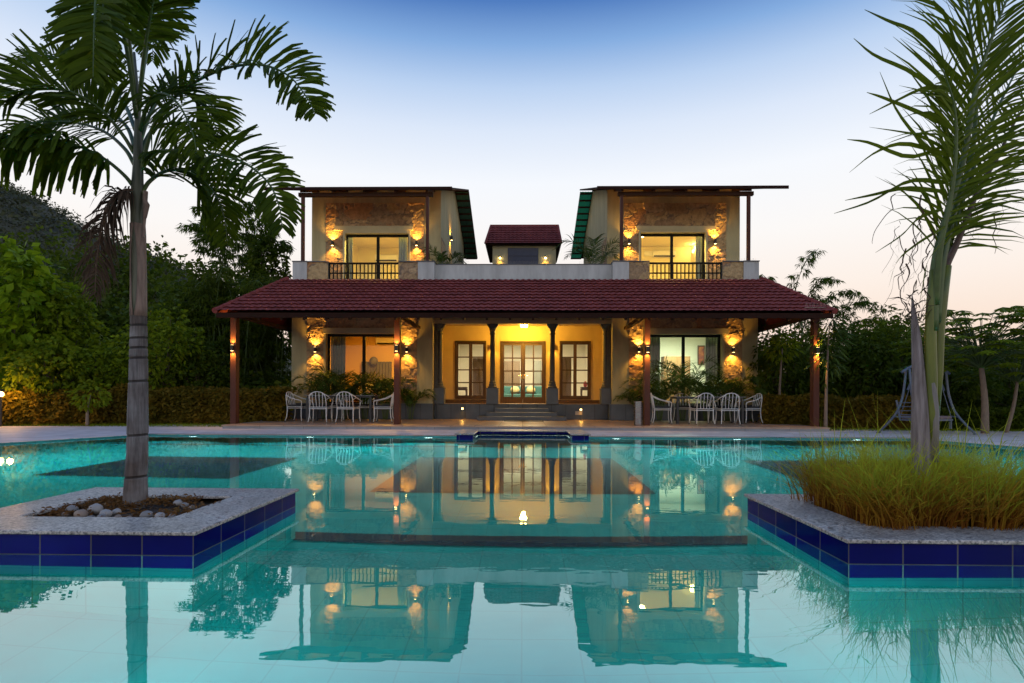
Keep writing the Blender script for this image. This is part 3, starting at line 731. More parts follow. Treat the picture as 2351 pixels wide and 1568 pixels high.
mb = tiled((ex0,Y_EAVE,ZEV),(ex1,Y_EAVE,ZEV),(tx0,Y_PAR+.02,ZT),(tx1,Y_PAR+.02,ZT), 11)
vr = H("verandah_roof", mb, m_rooftile)
ytop = Y_BAY+2
mb = MB()     # side slopes and end caps
mb.add([(ex0,Y_EAVE,ZEV),(tx0,Y_PAR,ZT),(tx0,ytop,ZT),(ex0,ytop,ZEV)], [(0,1,2,3)])
mb.build("side_slope", m_rooftile, vr)
mb = MB(); mb.add([(ex1,Y_EAVE,ZEV),(tx1,Y_PAR,ZT),(tx1,ytop,ZT),(ex1,ytop,ZEV)], [(3,2,1,0)])
mb.build("side_slope", m_rooftile, vr)
mb = MB()
for a, b_ in (((ex0,Y_EAVE,ZEV+.03),(tx0,Y_PAR,ZT+.03)),((ex1,Y_EAVE,ZEV+.03),(tx1,Y_PAR,ZT+.03))):
    a, b_ = Vector(a), Vector(b_); k = 11; mb = MB()
    for i in range(k): mb.tube([a+(b_-a)*(i/k), a+(b_-a)*((i+1.06)/k)], [.075,.058], 8)
    mb.build("hip_tile", m_rooftile, vr)

# terrace, parapet, balcony railings
mb = MB(); mb.box(BL['x0']+.05, BR['x1']-.05, Y_PAR+.26, Y_REAR, ZT-.249, ZT-.05); H("terrace_floor", mb, m_slabside)
zp1 = Z(1175, 598.5, Y_PAR); zq = Z(1175, 606, Y_PAR+.2); zq0 = ZT-.2
def pier(a, b_):
    mb = MB(); mb.box(X(a,Y_PAR), X(b_,Y_PAR), Y_PAR, Y_PAR+.3, ZT-.2, zp1-.03); o = H("parapet_pier", mb, m_plaster_pale)
    k = MB(); k.box(X(a,Y_PAR)-.015, X(b_,Y_PAR)+.015, Y_PAR-.02, Y_PAR+.32, zp1-.0295, zp1); k.build("coping", m_slatestep, o)
for a, b_ in ((671,703.5),(958.7,996),(1406.5,1443.5),(1707,1742)): pier(a, b_)
def stonepier(a, b_, sd):
    a, b_ = X(a,Y_PAR)+.002, X(b_,Y_PAR)-.002
    mb = MB(); mb.box(a, b_, Y_PAR+.05, Y_PAR+.28, ZT-.2, zp1-.03); mb.box(a-.0, b_, Y_PAR+.0, Y_PAR+.30, zp1-.0285, zp1-.004); H("parapet_wall", mb, m_slatestep)
    stone([(a, b_, ZT-.1, zp1-.032)], Y_PAR+.048, seed=sd, step=.03, relief=.8)
for a, b_, sd in ((703.5,751,31.),(913.5,958.7,37.),(1443.5,1491,41.),(1659.5,1707,47.)): stonepier(a, b_, sd)
mb = MB(); mb.box(X(996,Y_PAR)+.002, X(1406.5,Y_PAR)-.002, Y_PAR+.2, Y_PAR+.36, zq0, zq-.025); lw = H("parapet_low_wall", mb, m_plaster_pale)
mb = MB(); mb.box(X(996,Y_PAR)+.017, X(1406.5,Y_PAR)-.017, Y_PAR+.185, Y_PAR+.375, zq-.0245, zq); mb.build("coping", m_slatestep, lw)
for a, b_ in ((751,913.5),(1491,1659.5)):
    a, b_ = X(a,Y_PAR)+.003, X(b_,Y_PAR)-.003; y = Y_PAR+.16
    z0, zm, z1 = ZT+.02, Z(1175,624.5,Y_PAR), zp1-.02
    k = MB(); k.box(a,b_,y-.03,y+.03,z1-.05,z1); k.box(a,b_,y-.015,y+.015,zm-.02,zm+.02); k.box(a,b_,y-.016,y+.016,z0,z0+.03)
    n = 18
    for i in range(n+1):
        xx = a+.012+(b_-a-.024)*i/n; k.box(xx-.016,xx+.016,y-.012,y+.012,z0+.03,z1-.05)
    H("balcony_railing", k, m_iron)
    k = MB(); k.box(a, b_, Y_PAR+.05, Y_PAR+.28, ZT-.2, ZT+.018); H("balcony_kerb", k, m_plaster_pale)

# bird spikes along the copings
m_spike = MAT("spike_wire", (.45,.40,.33), .4, .1, 5)
def spikes(x0, x1, y, z, h=.11, d=.030):
    k = MB(); n = int((x1-x0)/d)
    k.box(x0, x1, y-.012, y+.012, z+.001, z+.008)
    for i in range(n):
        xx = x0+d*(i+.5); a = (i % 3-1)*.25
        k.tube([(xx,y,z+.006),(xx+uni(-.008,.008),y+a*h,z+h*uni(.85,1.05))], .0016, 3, cap=False)
    H("bird_spikes", k, m_spike)
spikes(X(705,Y_PAR), X(752,Y_PAR), Y_PAR+.15, zp1); spikes(X(914,Y_PAR), X(990,Y_PAR), Y_PAR+.15, zp1)
spikes(X(1000,Y_PAR), X(1075,Y_PAR), Y_PAR+.28, zq); spikes(X(1150,Y_PAR), X(1270,Y_PAR), Y_PAR+.28, zq); spikes(X(1330,Y_PAR), X(1403,Y_PAR), Y_PAR+.28, zq)
spikes(X(1410,Y_PAR), X(1490,Y_PAR), Y_PAR+.15, zp1); spikes(X(1662,Y_PAR), X(1741,Y_PAR), Y_PAR+.15, zp1)
spikes(ex1-.62, ex1-.02, Y_EAVE+.25, ZEV+.15, h=.13)

m_greensheet = LEAF('green_translucent_sheet', (.02,.16,.06), (.03,.25,.10), trans=.6)
# the two upper towers
Y_RE, Y_RI, Y_RB = 17.3, 22.7, 27.2      # tower roof: front eave, ridge, back eave
zre = Z(1175, 434, Y_RE); zri = zre + .355*(Y_RI-Y_RE); zrb = Z(1064, 594, Y_RB)
def roofz(y): return zre+(zri-zre)*(y-Y_RE)/(Y_RI-Y_RE) if y < Y_RI else zri+(zrb-zri)*(y-Y_RI)/(Y_RB-Y_RI)
ztf = ZT
def tower(x0, x1, rx0, rx1, wpx, spx, lpx, wy, inner, sd, mat):
    t = .22; yT = Y_TOW
    w0, w1 = X(wpx[0],yT), X(wpx[1],yT); zw = Z(wpx[0], wy, yT)
    mb = MB()
    f = lambda a, b_, z0, z1: mb.box(a, b_, yT, yT+t, z0, z1)
    f(x0, w0, ztf-.05, roofz(yT)-.01); f(w1, x1, ztf-.05, roofz(yT)-.01)
    mb.box(w0+.001, w1-.001, yT+.001, yT+t-.001, zw, roofz(yT)-.011)
    for xx in (x0, x1-t):
        mb.xprism([(yT+t+.001, ztf-.05), (Y_REAR, ztf-.05), (Y_REAR, roofz(Y_REAR)-.01), (Y_RI, zri-.01), (yT+t+.001, roofz(yT+t)-.01)], xx, xx+t)
    mb.box(x0+t+.001, x1-t-.001, Y_REAR-t, Y_REAR, ztf-.05, roofz(Y_REAR)-.02)
    H("tower_wall", mb, m_plaster)
    s0, s1 = X(spx[0],yT), X(spx[1],yT); zs1 = Z(spx[0], 466.5, yT); zl0, zl1 = Z(lpx[0], 529.5, yT), Z(lpx[0], 520.5, yT)
    l0, l1 = X(lpx[0],yT), X(lpx[1],yT)
    stone([(s0, w0-.06, ztf, zl1-.02), (w1+.06, s1, ztf, zl1-.02), (s0, s1, zl1-.019, zs1)], yT-.002, seed=sd, step=.03)
    k = MB(); k.box(l0, l1, yT-.09, yT-.003, zl0, zl1); k.box(w0-.06, w0-.001, yT-.075, yT+.15, ztf, zl0-.001); k.box(w1+.001, w1+.06, yT-.075, yT+.15, ztf, zl0-.001); k.box(w0, w1, yT-.075, yT-.001, zw+.001, zl0-.001); H("lintel", k, m_cream)
    sliding_door(w0, w1, ztf+.02, zw-.002, yT+.1)
    room(x0+t+.01, x1-t-.01, yT+t+.01, yT+4.6, ztf+.003, min(zw+.75, roofz(yT+.3)-.1), mat)
    # roof
    th = .055
    r_ = MB()
    top = [(Y_RE, zre+th), (Y_RI, zri+th), (Y_RB, zrb+th)]; bot = [(Y_RB, zrb), (Y_RI, zri), (Y_RE, zre)]
    if inner > 0: r_.xprism(top+bot, rx0, rx1)
    else:
        r_.xprism([top[0], top[1], bot[1], bot[2]], rx0, rx1); r_.xprism([(Y_RI+.001, zri+th), top[2], bot[0], (Y_RI+.001, zri)], x0-.02, rx1)
    tr = H("tower_roof", r_, m_roofedge)
    fr_ = MB(); fr_.box(rx0-.01, rx1+.01, Y_RE-.03, Y_RE-.001, zre-.02, zre+th+.02); fr_.build("fascia", m_roofedge, tr)
    sf = MB(); sf.add([(rx0+.02,Y_RE+.02,roofz(Y_RE+.02)-.004),(rx1-.02,Y_RE+.02,roofz(Y_RE+.02)-.004),(rx1-.02,Y_TOW-.005,roofz(Y_TOW)-.004),(rx0+.02,Y_TOW-.005,roofz(Y_TOW)-.004)], [(0,3,2,1)]); sf.build('soffit', m_soffit, tr)
    ov = rx1 if inner > 0 else rx0; xw = x1 if inner > 0 else x0
    u = MB(); a, b_ = sorted((xw+.01*inner, ov-.02*inner))
    u.grid(lambda i, j: (a+(b_-a)*i/24, Y_RI+.05+(Y_RB-.03-Y_RI-.05)*j/2, roofz(Y_RI+.05+(Y_RB-.03-Y_RI-.05)*j/2)-.006-.012*abs(math.sin(math.pi*i/24*4.5))), 24, 2)
    u.build("translucent_sheet", m_underside if inner > 0 else m_greensheet, tr)
    for i in range(12):
        y = Y_RI+.12+(Y_RB-Y_RI-.2)*i/11; z = roofz(y); bt = MB(); bt.box(a, b_, y-.035, y+.035, z-.075, z-.019)
        bt.build("batten", m_wood, tr)
    bt = MB()
    for i in range(2, 15):       # rolled tile ends at the back eave
        xx = rx0+(rx1-rx0)*i/16
    for i in range(int((rx1-rx0)/.145)):
        xx = rx0+.07+.145*i
        if inner > 0 or xx > x0: bt.tube([(xx, Y_RB-.3, roofz(Y_RB-.3)+th), (xx, Y_RB+.03, zrb+th-.01)], .05, 6)
    bt.build("tile_rolls", m_rooftile, tr)
    return tr
txl0, txl1 = X(715,Y_TOW), X(1011,Y_TOW); txr0, txr1 = X(1393,Y_TOW), X(1697.5,Y_TOW)
tower(txl0, txl1, X(600,Y_RE), X(1036,Y_RE), (792,938), (747,973), (768,948), 537, 1, 51., m_room_yellow)
tower(txr0, txr1, X(1370,Y_RE), X(1808,Y_RE), (1469,1618), (1431,1666), (1458,1640), 535, -1, 63., m_room_yellow)
# rough stone patches on the side walls facing the middle
def side_patch(xw, sgn, sd):
    poly = [(Y_TOW+.15, Y_TOW+3.6)]
    stone([(Y_TOW+.12, Y_TOW+1.2, ztf, ztf+1.75), (Y_TOW+1.201, Y_TOW+2.3, ztf, ztf+1.25), (Y_TOW+2.301, Y_TOW+3.6, ztf, ztf+.75)], xw, axis='x', sgn=sgn, seed=sd, step=.05, relief=.8)
side_patch(txl1+.002, 1, 71.); side_patch(txr0-.002, -1, 77.)
# pergola posts and beams under the tower roofs
zb0, zb1 = Z(1175, 447, Y_PAR), Z(1175, 438.5, Y_PAR)
for xs, bx in (((690.5,978.5),(681,991)), ((1427.5,1721.5),(1419,1732))):
    for px in xs:
        k = MB(); xx = X(px,Y_PAR); k.box(xx-.045,xx+.045,Y_PAR+.09,Y_PAR+.19,zp1+.001,zb0-.001); H("balcony_post", k, m_post)
    k = MB(); k.box(X(bx[0],Y_PAR), X(bx[1],Y_PAR), Y_PAR+.08, Y_PAR+.2, zb0, zb1)
    for i in range(5):
        xx = X(xs[0],Y_PAR)+(X(xs[1],Y_PAR)-X(xs[0],Y_PAR))*i/4
        k.xprism([(Y_RE+.03, zre-.075),(Y_TOW-.01, roofz(Y_TOW)-.075),(Y_TOW-.01, roofz(Y_TOW)-.003),(Y_RE+.03, zre-.003)], xx-.035, xx+.035)
    H("balcony_beam", k, m_wood)

# small roof room behind the parapet
yp = 24.5
rr = empty("rooftop_room", (X(1200,yp), yp, ZT), "small plastered room with a maroon tiled roof behind the low parapet", "rooftop room")
a, b_ = X(1130,yp), X(1275.5,yp); ze_, zr_ = Z(1200,562,yp), Z(1200,519,yp+1.45)
k = MB(); k.box(a, b_, yp, yp+2.9, ZT-.05, ze_+.05); k.build("wall", m_cream, rr)
k = tiled((X(1113,yp-.25),yp-.25,ze_-.03),(X(1288,yp-.25),yp-.25,ze_-.03),(X(1126,yp+1.45),yp+1.45,zr_),(X(1280,yp+1.45),yp+1.45,zr_), 10); ro = k.build("roof", m_rooftile, rr)
k = MB(); k.add([(X(1113,yp-.25),yp-.25,ze_-.03),(X(1126,yp+1.45),yp+1.45,zr_),(X(1280,yp+1.45),yp+1.45,zr_),(X(1288,yp-.25),yp-.25,ze_-.03),(X(1288,yp-.25),yp+3.15,ze_-.03),(X(1113,yp-.25),yp+3.15,ze_-.03)], [(0,1,2,3),(1,5,4,2),(0,5,1),(3,2,4),(0,3,4,5)])
k.v = [(v[0],v[1],v[2]-.012) for v in k.v]; k.build("roof_deck", m_roofedge, ro)
k = MB()
for s_ in ((1113,1126),(1288,1280)): k.tube([(X(s_[0],yp-.25),yp-.25,ze_+.01),(X(s_[1],yp+1.45),yp+1.45,zr_+.03)], .05, 6)
k.tube([(X(1126,yp+1.45),yp+1.45,zr_+.02),(X(1280,yp+1.45),yp+1.45,zr_+.02)], .05, 6); k.build("ridge_cap", m_rooftile, ro)
k = MB(); wx0, wx1, wz_0, wz_1 = X(1165,yp), X(1235,yp), Z(1200,600,yp)-.5, Z(1200,569.5,yp)
m_shut = MAT("blue_grey_shutter", (.045,.055,.095), .5, .15, 4)
k.box(wx0, wx1, yp-.03, yp-.001, wz_0, wz_1); wd = k.build("window", m_shut, rr)
k = MB(); n = 4
for i in range(n):
    xa_ = wx0+(wx1-wx0)*i/n; xb_ = wx0+(wx1-wx0)*(i+1)/n
    k.box(xa_+.03, xb_-.03, yp-.055, yp-.031, wz_0+.15, wz_1-.42); k.box(xa_+.03, xb_-.03, yp-.055, yp-.031, wz_1-.35, wz_1-.05)
k.build("shutter", m_shut, wd)
# ------------------------------------------------------------------ lamps
def mk_wall_lamp(off, e):
    r = empty("wall_lamp", (0,0,0), "-", "wall lamp", "up and down wall lamps")
    k = MB(); k.tube([(0,-off,-.075),(0,-off,.075)], .042, 16); k.build("shade", m_lampbody, r, smooth=False)
    k = MB(); k.box(-.025,.025,-off+.03,-.002,-.04,.04); k.build("bracket", m_lampbody, r)
    k = MB(); k.tube([(0,-off,-.078),(0,-off,-.0755)], .034, 14); k.tube([(0,-off,.0755),(0,-off,.078)], .034, 14); k.build("lens", e_lens, r)
    for s in (1, -1):
        light('SPOT', "up_beam" if s > 0 else "down_beam", (0,-off,.085*s), r, e, w_lamp, spot_size=R(112), spot_blend=.7, shadow_soft_size=.022, dir=(0,.16,s))
    return r
pl_ = mk_wall_lamp(.12, 66)
spots = [(726.2,803,Y_BAY,"lit wall lamp on the stone left of the left ground floor window, above the palms"),
         (935.4,803,Y_BAY,"lit wall lamp on the stone just right of the second brown post"),
         (1465.6,803,Y_BAY,"lit wall lamp on the stone just left of the third brown post"),
         (1681,804,Y_BAY,"lit wall lamp on the stone right of the right ground floor window"),
         (765.5,560.5,Y_TOW,"lit wall lamp left of the left upstairs balcony door"),
         (957.5,560.5,Y_TOW,"lit wall lamp right of the left upstairs balcony door"),
         (1443,556.5,Y_TOW,"lit wall lamp left of the right upstairs balcony door"),
         (1639.5,556.5,Y_TOW,"lit wall lamp right of the right upstairs balcony door")]
for i, (px, py, Y, lab) in enumerate(spots): place(pl_, A(px, py, Y), 0, lab, first=(i == 0))
pp_ = mk_wall_lamp(.06, 55)
for i, (xc, nm) in enumerate(zip(PX, ("leftmost", "second", "third", "rightmost"))):
    place(pp_, (xc, Y_POST-.0755, Z(1175, 803+(0,0,1.5,3)[i]-2, Y_POST)), 0, "dark up and down lamp glowing on the %s brown verandah post" % nm, first=(i == 0))
pq = place(pp_, (txl1, 21.2, Z(1033,547,21.2)), R(90), "narrow lit lamp high on the side wall of the left tower")
# porch ceiling lamp
r = empty("ceiling_lamp", (X(1203,Y_COL+.75), Y_COL+.75, ZPC), "bright round ceiling lamp in the entrance porch above the door", "ceiling lamp")
k = MB()
for s in (-.07,.07): k.ball((r.location.x+s, r.location.y, ZPC-.12), .055,.055,.065,12,8)
k.build("bulb", EMIT("porch_bulb", (1,.66,.2), 30), r, smooth=True)
k = MB(); k.lathe((r.location.x, r.location.y, ZPC-.06), [(.16,0),(.16,.055)], 18); k.build("rose", m_lampbody, r)
light('POINT', "porch_light", (r.location.x, r.location.y-.0, ZPC-.20), r, 270, (1,.54,.06), shadow_soft_size=.08)
# pair of lamps behind the columns
for i, (px, s) in enumerate(((1131,"left"),(1268.5,"right"))):
    p = A(px, 800, Y_BACK)
    q = empty("wall_lamp", (p.x, p.y, p.z+.02), "lit downlight on the porch wall hidden behind the %s inner column" % s, "wall lamp", "downlights behind the porch columns")
    k = MB(); k.box(p.x-.04,p.x+.04,p.y-.12,p.y-.001,p.z+.02,p.z+.16); k.build("shade", m_lampbody, q)
    light('SPOT', "down_beam", (p.x, p.y-.09, p.z), q, 16, w_lamp, spot_size=R(100), spot_blend=.5, shadow_soft_size=.02, dir=(0,.15,-1))
# plinth lights
for px, py, lab in ((1061.7,938,"small square glowing step light in the slate plinth left of the steps"),(1333.6,940.5,"small square glowing step light in the slate plinth right of the steps")):
    p = A(px, py, Y_COL-.06); q = empty("step_light", p, lab, "step light", "lights in the plinth")
    k = MB(); k.box(p.x-.045,p.x+.045,p.y-.012,p.y-.001,p.z-.04,p.z+.04); k.build("frame", m_steel, q)
    k = MB(); k.box(p.x-.03,p.x+.03,p.y-.016,p.y-.0125,p.z-.026,p.z+.026); k.build("lens", EMIT("step_lens", (1,.66,.22), 7), q)
    light('SPOT', "down_beam", (p.x, p.y-.05, p.z), q, 5, w_lamp, spot_size=R(130), spot_blend=.8, shadow_soft_size=.03, dir=(0,-.6,-1))
p = A(1328.6, 948, Y_COL-.06); k = MB(); k.box(p.x-.11,p.x+.11,p.y-.012,p.y-.001,p.z-.06,p.z+.055); H("socket_plate", k, MAT("socket_plastic",(.40,.34,.25),.5,.05,5))
# lamps at the foot of the rooftop room
for px, s in ((1148,"left"),(1252.5,"right")):
    p = A(px, 593, 24.45); q = empty("roof_lamp", p, "small glowing lamp at the %s of the blue shutters on the rooftop room" % s, "roof lamp", "lamps on the rooftop room")
    k = MB(); k.lathe((p.x,p.y-.06,p.z+.03), [(.04,0),(.05,.03),(.02,.07)], 12); k.build("shade", m_lampbody, q)
    k = MB(); k.ball((p.x,p.y-.06,p.z), .035,.035,.04,10,6); k.build("bulb", EMIT("roof_bulb",(1,.7,.25),25), q, smooth=True)
    light('SPOT', "down_beam", (p.x, p.y-.06, p.z-.05), q, 9, w_lamp, spot_size=R(110), spot_blend=.5, shadow_soft_size=.03, dir=(0,.25,-1))
# garden lamp at the hedge
p = G(3, 955, .02); p.y = 14.4; p = A(2, 905, 14.4)
q = empty("garden_lamp", (p.x, p.y, .02), "glowing garden lamp on a short post in front of the hedge", "garden lamp")
k = MB(); k.tube([(p.x,p.y,.02),(p.x,p.y,p.z-.05)], .03, 8); k.build("post", m_lampbody, q)
k = MB(); k.lathe((p.x,p.y,p.z+.07), [(.10,0),(.09,.02),(.02,.06)], 12); k.build("cap", m_lampbody, q)
k = MB(); k.ball((p.x,p.y,p.z), .065,.065,.07,12,8); k.build("bulb", EMIT("garden_bulb",(1,.62,.18),12), q, smooth=True)
light('POINT', "garden_light", (p.x+.12, p.y+.14, p.z+.02), q, 38, w_lamp, shadow_soft_size=.06)

# ------------------------------------------------------------------ rooms: lights and contents
def room_lamp(px, py, Y, lab, e, col, bulb=True):
    p = A(px, py, Y)
    q = empty("room_lamp", p, lab, "room lamp")
    k = MB(); k.ball(p, .06,.05,.07,10,7); k.build("shade", e_bulb, q, smooth=True)
    k = MB(); k.tube([(p.x,p.y+.04,p.z),(p.x,p.y+.12,p.z-.02)], .015, 6); k.build("arm", m_black, q)
    light('POINT', "room_light", (p.x, p.y-.15, p.z+.1), q, e, col, shadow_soft_size=.12)
    return q
yel = (1,.72,.20)
room_lamp(809, 577, Y_TOW+4.3, "small glowing bedside lamp in the left upstairs room", 35, yel)
room_lamp(1592, 577, Y_TOW+4.3, "small glowing bedside lamp in the right upstairs room", 35, yel)
room_lamp(1475, 541, Y_TOW+1.6, "small glowing ceiling spot in the right upstairs room", 45, yel)
def ceiling_disc(x, y, z, lab, e, col, k_=6):
    q = empty("ceiling_light", (x,y,z), lab, "ceiling light", "round ceiling lights of the rooms")
    k = MB(); k.lathe((x,y,z-.05), [(.14,0),(.16,.02),(.16,.048)], 18); k.build("diffuser", EMIT("diffuser", col, k_), q)
    light('AREA', "room_light", (x,y,z-.07), q, e*1.5, col, shape='DISK', size=.3, dir=(0,0,-1))
cxl = (BL['x0']+BL['x1'])/2; cxr = (BR['x0']+BR['x1'])/2
ceiling_disc(cxl+.3, Y_BAY+2.1, ZC, "round ceiling light in the ochre ground floor room", 95, (1,.48,.045))
ceiling_disc(cxr+.3, Y_BAY+2.1, ZC, "round ceiling light in the white ground floor room", 115, (.86,1,.66))
ceiling_disc(0, Y_BACK+2.2, ZPC-.003, "round ceiling light in the entrance hall", 170, (1,.80,.48))
ceiling_disc((txl0+txl1)/2, Y_TOW+.95, min(Z(800,537,Y_TOW)+.75, roofz(Y_TOW+.3)-.1), "round ceiling light in the left upstairs room", 190, yel)
ceiling_disc((txr0+txr1)/2, Y_TOW+.95, min(Z(1500,535,Y_TOW)+.75, roofz(Y_TOW+.3)-.1), "round ceiling light in the right upstairs room", 200, yel)

def curtain(px0, px1, Y, z0, z1, lab):
    x0, x1 = X(px0,Y), X(px1,Y); k = MB(); n = max(20, int((x1-x0)*90))
    f = lambda i, j: (x0+(x1-x0)*i/n, Y+.035*math.sin(i/n*(x1-x0)*2*math.pi/.085+.4*math.sin(j*.8))*(1-.25*j/6), z0+(z1-z0)*j/6)
    k.grid(f, n, 6); o = k.build("curtain", m_curtain, origin=(x0,Y,z0), smooth=True)
    s = o.modifiers.new("cloth", 'SOLIDIFY'); s.thickness = .004
    tag(o, lab, "curtain", "window curtains")
yl = Y_BAY+.42; zc1 = ZW-.02
curtain(760, 793, yl, ZP+.02, zc1, "dark curtain at the left side of the left ground floor window")
curtain(1491, 1516, yl, ZP+.02, zc1, "grey green curtain beside the third post in the right ground floor window")
curtain(1620, 1648, yl, ZP+.02, zc1, "grey green curtain at the right edge of the right ground floor window")
yu = Y_TOW+.4
curtain(799, 809, yu, ZT+.03, Z(800,538,yu), "narrow pale curtain at the left edge of the left upstairs door")
curtain(915, 934, yu, ZT+.03, Z(800,538,yu), "wide grey blue curtain at the right edge of the left upstairs door")
curtain(1597, 1611, yu, ZT+.03, Z(1600,536,yu), "grey blue curtain at the right edge of the right upstairs door")

m_acw = MAT("white_plastic", (.72,.71,.66), .4, .04, 4)
def aircon(px, py, Y, w_, lab):
    p = A(px, py, Y); q = empty("air_conditioner", p, lab, "air conditioner")
    k = MB(); k.xprism([(p.y-.19,p.z-.08),(p.y-.20,p.z+.10),(p.y-.15,p.z+.135),(p.y,p.z+.135),(p.y,p.z-.135),(p.y-.12,p.z-.135)], p.x-w_/2, p.x+w_/2); k.build("casing", m_acw, q, bevel=.01)
    k = MB(); k.xprism([(p.y-.135,p.z-.131),(p.y-.192,p.z-.088),(p.y-.197,p.z-.088),(p.y-.14,p.z-.135)], p.x-w_/2+.05, p.x+w_/2-.05); k.build("louvre", m_black, q)
aircon(1523, 584, Y_TOW+4.58, .95, "white air conditioner on the yellow wall of the right upstairs room")
aircon(889, 594, Y_TOW+4.58, .95, "white air conditioner on the yellow wall of the left upstairs room")
aircon(893, 783, Y_BAY+4.18, .95, "white air conditioner on the ochre wall of the ground floor room")
k = MB(); p = A(1488, 582, Y_TOW+4.6); k.box(p.x-.16,p.x+.16,p.y-.03,p.y,p.z-.10,p.z+.10); tag(k.build("wall_panel", m_acw, origin=p), "small white electrical panel left of the right upstairs air conditioner", "panel")

def bed(x0, x1, yb, z0, h, lab, cloth, linen=(.62,.60,.52)):
    q = empty("bed", ((x0+x1)/2, yb, z0), lab, "bed")
    k = MB(); n = 10
    for i in range(n): k.box(x0+(x1-x0)*i/n+.006, x0+(x1-x0)*(i+1)/n-.006, yb-.10, yb-.01, z0+.25, z0+h)
    k.build("headboard", cloth, q, bevel=.02)
    k = MB(); k.box(x0+.06,x1-.06,yb-2.0,yb-.11,z0+.28,z0+.52); k.build("mattress", MAT("bed_linen", linen, .9, .06, 5), q, bevel=.04)
    k = MB(); k.box(x0+.03,x1-.03,yb-2.03,yb-.101,z0+.05,z0+.279); k.build("base", m_wood, q)
    k = MB()
    for s in (.28,.72): k.ball((x0+(x1-x0)*s, yb-.38, z0+.62), .32,.20,.09, 12,8)
    k.build("pillow", MAT("pillow_linen", (.7,.68,.6), .9, .05, 5), q, smooth=True)
m_hb = MAT("cream_headboard", (.55,.52,.44), .8, .1, 5); m_hb2 = MAT("grey_headboard", (.10,.10,.13), .8, .12, 5)
yb = Y_TOW+4.58
bed(X(803,yb), X(876,yb), yb, ZT+.01, Z(800,605,yb)-ZT, "upholstered cream headboard bed in the left upstairs room", m_hb)
bed(X(1515,yb), X(1600,yb), yb, ZT+.01, .9, "low cream bed in the right upstairs room", m_hb)
yb = Y_BAY+4.15
bed(X(831,yb), X(900,yb), yb-.0, ZP+.01, Z(870,831,yb)-ZP, "grey headboard bed against the ochre wall of the ground floor room", m_hb2)
p = A(858, 829, yb-.22); k = MB(); k.ball((p.x,p.y,p.z), .17,.12,.17,14,9); tag(k.build("round_cushion", m_hb2, origin=p, smooth=True), "round grey cushion on top of the grey headboard", "cushion")

# white room: cabinet, picture
yc = Y_BAY+2.9
q = empty("wooden_cabinet", (X(1555,yc), yc, ZP), "light brown wooden cabinet in the white ground floor room behind the palms", "cabinet")
k = MB(); k.box(X(1525,yc), X(1585,yc), yc, yc+.5, ZP+.01, Z(1550,818,yc)); k.build("carcass", MAT("cabinet_wood", (.20,.105,.045), .55, .15, 4, stretch=(6,6,1)), q)
k = MB(); k.box(X(1527,yc), X(1553.5,yc), yc-.02, yc-.001, ZP+.06, Z(1550,820,yc)); k.box(X(1556,yc), X(1583,yc), yc-.02, yc-.001, ZP+.06, Z(1550,820,yc)); k.build("door", MAT("cabinet_door_wood", (.23,.125,.055), .5, .15, 4, stretch=(6,6,1)), q)
m_art, nt, N, L, b = _new("painted_canvas")
tcn = N.new('ShaderNodeTexCoord'); vz = N.new('ShaderNodeTexVoronoi'); vz.inputs['Scale'].default_value = 6; L.new(tcn.outputs['Object'], vz.inputs['Vector'])
cr = N.new('ShaderNodeValToRGB'); e = cr.color_ramp.elements; e[0].color=(.03,.04,.10,1); e[1].color=(.55,.20,.04,1); x_=e.new(.5); x_.color=(.25,.05,.03,1)
L.new(vz.outputs['Distance'], cr.inputs[0]); L.new(cr.outputs[0], b.inputs['Base Color'])
xw = BR['x1']-.27
ya, yb_ = Y_BAY+1.5, Y_BAY+2.6
q = empty("framed_picture", (X(1610,21.8), 21.8, 2.0), "small framed orange and dark picture on the back wall of the white room", "picture")
def z_at(py, Y): return Z(1615, py, Y)
zpa, zpb = z_at(838, 21.8), z_at(793, 21.8)
k = MB(); k.box(X(1602,21.8), X(1618,21.8), 21.80, 21.83, zpa, zpb); k.build("frame", m_doorwood, q)
k = MB(); k.box(X(1602,21.8)+.04, X(1618,21.8)-.04, 21.79, 21.7995, zpa+.05, zpb-.05); k.build("canvas", m_art, q)

# hall: armchairs, cushions, tables, tall cabinets
m_teal = MAT("teal_upholstery", (.03,.14,.15), .8, .12, 8); m_cush = MAT("cream_cushion", (.60,.48,.24), .85, .1, 8)
def sofa(px, Y, lab, clab):
    p = A(px, 800, Y); x = p.x; z = ZP+.006
    q = empty("armchair", (x, Y, z), lab, "armchair", "teal armchairs of the hall")
    k = MB(); k.box(x-.36,x+.36,Y-.7,Y-.02,z+.12,z+.34); k.build("seat", m_teal, q, bevel=.04)
    k = MB(); k.box(x-.38,x+.38,Y-.015,Y+.16,z+.12,z+.66); k.build("backrest", m_teal, q, bevel=.05)
    for s in (-1,1):
        k = MB(); k.box(x+s*.44-.075,x+s*.44+.075,Y-.68,Y+.1,z+.12,z+.50); k.build("arm", m_teal, q, bevel=.03)
    k = MB()
    for sx in (-.36,.36):
        for sy in (-.6,.05): k.tube([(x+sx,Y+sy,z),(x+sx,Y+sy,z+.13)], .025, 8)
    k.build("legs", m_wood, q)
    k = MB(); k.ball((x+(.12 if px<1200 else -.12), Y-.13, z+.50), .19,.08,.16, 14,8); tag(k.build("cushion", m_cush, origin=(x,Y-.13,z+.45), smooth=True), clab, "cushion", "cream cushions")
sofa(1176, Y_BACK+3.4, "teal armchair left of the centre seen through the entrance door", "cream cushion on the left teal armchair in the hall")
sofa(1226, Y_BACK+3.4, "teal armchair right of the centre seen through the entrance door", "cream cushion on the right teal armchair in the hall")
q = empty("coffee_table", (0,Y_BACK+1.9,ZP), "low brown coffee table in the hall behind the entrance door", "table")
